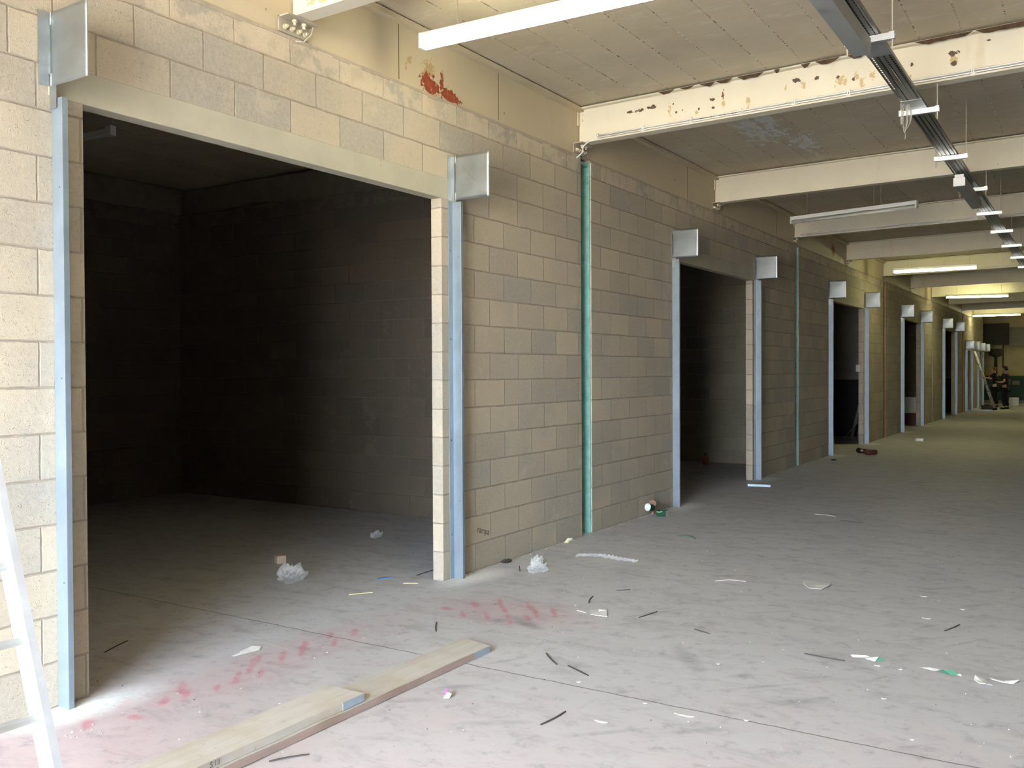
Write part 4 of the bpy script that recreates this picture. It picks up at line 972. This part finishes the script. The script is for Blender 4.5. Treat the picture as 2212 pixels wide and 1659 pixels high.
t = thing('carton', 'white box standing on the floor under the far bench', 'box', (1.0, 46.9, 0)); MB().box((0, 0, .001), (.38, .25, .36)).build('carton_body', M['batten'], t, bevel=.004)
t = thing('carton', 'low dark toolbox on the floor at the foot of the far ladder', 'toolbox', (.35, 41.9, 0)); MB().box((0, 0, .001), (.4, .3, .16)).box((.1, .13, .16), (.3, .16, .20)).build('box_body', M['dark'], t, bevel=.01)
t = thing('metal_section', 'pale metal section lying on the floor below the far ladder', 'metal section', (.15, 40.3, 0)); MB().box((0, 0, .001), (.75, .07, .05)).build('section', M['rail'], t)
t = thing('metal_section', 'second pale metal section crossing the first on the far floor', 'metal section', (.25, 42.5, 0), .9); MB().box((0, 0, .001), (.9, .07, .05)).build('section', M['alu_dull'], t)
# far ladder, seen from its edge
t = thing('stepladder', 'grey aluminium ladder leaning on the wall at the far end, beside the people', 'ladder', (.90, 41.15, 0))
ang = math.atan2(.80, 2.34); 
for yy in (0, .42):
    m = MB().tube([(0, yy, .02), (-.75, yy + .05, 2.36)], .042, 4); o = m.build('stile', M['alu_dull'], t); MB().box((-.08, yy - .05, .001), (.06, yy + .05, .09)).build('rubber_foot', M['black_rubber'], o)
for k in range(8): q = (k + .7) / 8.6; MB().tube([(-.75 * q, .05 * q - .06, .02 + 2.34 * q), (-.75 * q, .45 + .05 * q, .02 + 2.34 * q)], .022, 6).build('rung', M['dark'], t)

# people ----------------------------------------------------------------------------------
def skin_mesh(name, verts, edges, mat, parent, sub=2):
    """verts: (x,y,z,r)"""
    me = D.meshes.new(name); me.from_pydata([v[:3] for v in verts], edges, []); o = D.objects.new(name, me); COL.objects.link(o)
    o.modifiers.new('skin', 'SKIN'); sv = me.skin_vertices[0].data if me.skin_vertices else None
    if sv is None:
        bm = bmesh.new(); bm.from_mesh(me); bm.verts.layers.skin.verify(); bm.to_mesh(me); bm.free(); sv = me.skin_vertices[0].data
    for k, v in enumerate(verts):
        r = v[3]; sv[k].radius = r if isinstance(r, tuple) else (r, r); sv[k].use_root = (k == 0)
    s_ = o.modifiers.new('sub', 'SUBSURF'); s_.levels = s_.render_levels = sub
    dg = bpy.context.evaluated_depsgraph_get(); m2 = D.meshes.new_from_object(o.evaluated_get(dg)); D.objects.remove(o)
    m2.materials.clear(); m2.materials.append(mat)
    for p in m2.polygons: p.use_smooth = True
    o = D.objects.new(name, m2); return link(o, parent)
def person(loc, rz, label, J, hairmat, head, mats):
    """J: joint dict in local metres, +y is the way the person faces"""
    t = thing('person', label, 'person', loc, rz)
    V = []; E = []; idx = {}
    def ad(n, r): idx[n] = len(V); V.append((*J[n], r)); return idx[n]
    ad('pelvis', (.15, .11)); ad('waist', (.13, .095)); ad('chest', (.155, .11)); ad('neck0', .055); ad('neck1', .05)
    E += [(0, 1), (1, 2), (2, 3), (3, 4)]
    V.append((*head[0], .085)); V.append((*head[1], .098)); V.append((*head[2], .082)); E += [(4, 5), (5, 6), (6, 7)]
    for s_ in 'LR':
        ids = [ad(n + s_, r) for n, r in (('sh', .062), ('el', .042), ('wr', .028), ('pa', (.040, .018)))]
        E += [(2, ids[0]), (ids[0], ids[1]), (ids[1], ids[2]), (ids[2], ids[3])]
        ids = [ad(n + s_, r) for n, r in (('hip', .088), ('kn', .058), ('an', .040), ('toe', .038))]
        E += [(0, ids[0]), (ids[0], ids[1]), (ids[1], ids[2]), (ids[2], ids[3])]
        # five fingers rooted in the palm
        P0 = Vector(J['wr' + s_]); P1 = Vector(J['pa' + s_]); d = (P1 - P0).normalized(); side = d.cross(Vector((0, 0, 1))).normalized(); dn = side.cross(d)
        for k in range(4):
            b = P1 + side * (k - 1.5) * .019; a1 = b + d * .038; a2 = a1 + (d * .8 - dn * .5 * 1).normalized() * .028 * (1 - .08 * abs(k - 1.5)); i = len(V)
            V.append((*b, .010)); V.append((*a1, .009)); V.append((*a2, .008)); E += [(idx['pa' + s_], i), (i, i + 1), (i + 1, i + 2)]
        b = P0 + d * .03 + side * .032; a1 = b + (d * .6 + side * .7).normalized() * .035; i = len(V); V.append((*b, .011)); V.append((*a1, .010)); E += [(idx['wr' + s_], i), (i, i + 1)]
    body = skin_mesh('body', V, E, M['skin'], t)
    # clothing over the body
    V2 = []; E2 = []
    def a2(p, r): V2.append((*p, r)); return len(V2) - 1
    p = a2(J['waist'], (.155, .12)); c = a2(J['chest'], (.18, .13)); n_ = a2(Vector(J['neck0']) + Vector((0, 0, -.01)), .075); pv = a2(Vector(J['pelvis']) + Vector((0, 0, -.02)), (.172, .14)); E2 += [(p, c), (c, n_), (p, pv)]
    for s_ in 'LR':
        s1 = a2(J['sh' + s_], .078); e1 = a2(Vector(J['sh' + s_]).lerp(Vector(J['el' + s_]), .72), .066); E2 += [(c, s1), (s1, e1)]
    skin_mesh('shirt', V2, E2, mats[0], t)
    V3 = []; E3 = []
    def a3(p, r): V3.append((*p, r)); return len(V3) - 1
    pv = a3(Vector(J['pelvis']) + Vector((0, 0, .0)), (.168, .135))
    for s_ in 'LR':
        h = a3(Vector(J['hip' + s_]) + Vector((0, 0, -.06)), .098); k = a3(J['kn' + s_], .074); a = a3(Vector(J['an' + s_]) + Vector((0, 0, .03)), .064); E3 += [(pv, h), (h, k), (k, a)]
    skin_mesh('trousers', V3, E3, mats[1], t)
    for s_ in 'LR':
        A = Vector(J['an' + s_]); T = Vector(J['toe' + s_]); f = (T - A); f.z = 0; f.normalize()
        skin_mesh('boot', [(A.x - f.x * .05, A.y - f.y * .05, .05, .048), (A.x + f.x * .05, A.y + f.y * .05, .05, .05), (T.x + f.x * .02, T.y + f.y * .02, .042, .042)], [(0, 1), (1, 2)], M['black_rubber'], t)
    # hair, eyes, nose, mouth, ears
    Hc = Vector(head[1]); fwd = Vector(head[3]).normalized(); up = (Vector(head[2]) - Vector(head[0])).normalized(); sd = fwd.cross(up).normalized(); up = sd.cross(fwd)
    bm = bmesh.new(); bmesh.ops.create_icosphere(bm, subdivisions=3, radius=1)
    for v in bm.verts:
        q = v.co; k = 1.
        if q.y > .25 and q.z < .55: k = .80
        if q.z < -.35: k = .80
        v.co = Hc + up * .03 + (sd * q.x * .098 + fwd * q.y * .112 + up * q.z * .118) * k - fwd * .012
    me = D.meshes.new('hair'); bm.to_mesh(me); bm.free(); me.materials.append(hairmat)
    for pp in me.polygons: pp.use_smooth = True
    link(D.objects.new('hair', me), t)
    fc = Hc + fwd * .088 - up * .02
    MB().tube([tuple(fc + up * .02), tuple(fc - up * .025 + fwd * .028), tuple(fc - up * .03)], .012, 6, rs=[.006, .014, .008]).build('nose', M['skin'], t)
    for q in (-1, 1):
        MB().tube([tuple(fc + sd * .033 * q + up * .022), tuple(fc + sd * .033 * q + up * .022 + fwd * .008)], .009, 8).build('eye', M['black_rubber'], t)
        MB().tube([tuple(Hc + sd * .09 * q - up * .035), tuple(Hc + sd * .108 * q + up * .02)], .014, 6).build('ear', M['skin'], t)
    MB().tube([tuple(fc - sd * .022 - up * .058), tuple(fc + sd * .022 - up * .058)], .006, 6).build('mouth', M['redtool'], t)
    return t
# front worker: faces the wall (-x), looks up, forearms forward
J = dict(pelvis=(0, -.02, .90), waist=(0, -.01, 1.06), chest=(0, .0, 1.30), neck0=(0, .0, 1.45), neck1=(0, .02, 1.50),
         shL=(-.18, 0, 1.40), elL=(-.24, -.06, 1.13), wrL=(-.16, .17, 1.10), paL=(-.12, .26, 1.12), shR=(.18, 0, 1.40), elR=(.24, -.08, 1.13), wrR=(.17, .15, 1.08), paR=(.13, .24, 1.10),
         hipL=(-.10, 0, .86), knL=(-.14, .05, .47), anL=(-.15, -.03, .08), toeL=(-.16, .13, .04), hipR=(.10, 0, .86), knR=(.13, .03, .47), anR=(.15, -.05, .08), toeR=(.17, .11, .04))
person((1.18, 42.45, 0), math.radians(75), 'worker in dark clothes standing beside the far ladder looking up, arms bent', J, M['hair'], [(0, .04, 1.56), (0, .03, 1.625), (0, -.0, 1.665), (0, .9, .35)], (M['navy'], M['trouser']))
J2 = dict(J); J2.update(elL=(-.2, .22, 1.25), wrL=(-.12, .42, 1.30), paL=(-.10, .50, 1.33), elR=(.2, .2, 1.22), wrR=(.12, .40, 1.25), paR=(.1, .48, 1.28))
person((.66, 44.3, 0), math.radians(80), 'second worker in black clothes half hidden behind the far ladder', J2, M['brown_hair'], [(0, .04, 1.54), (0, .04, 1.60), (0, .01, 1.64), (0, .9, .1)], (M['trouser'], M['trouser']))
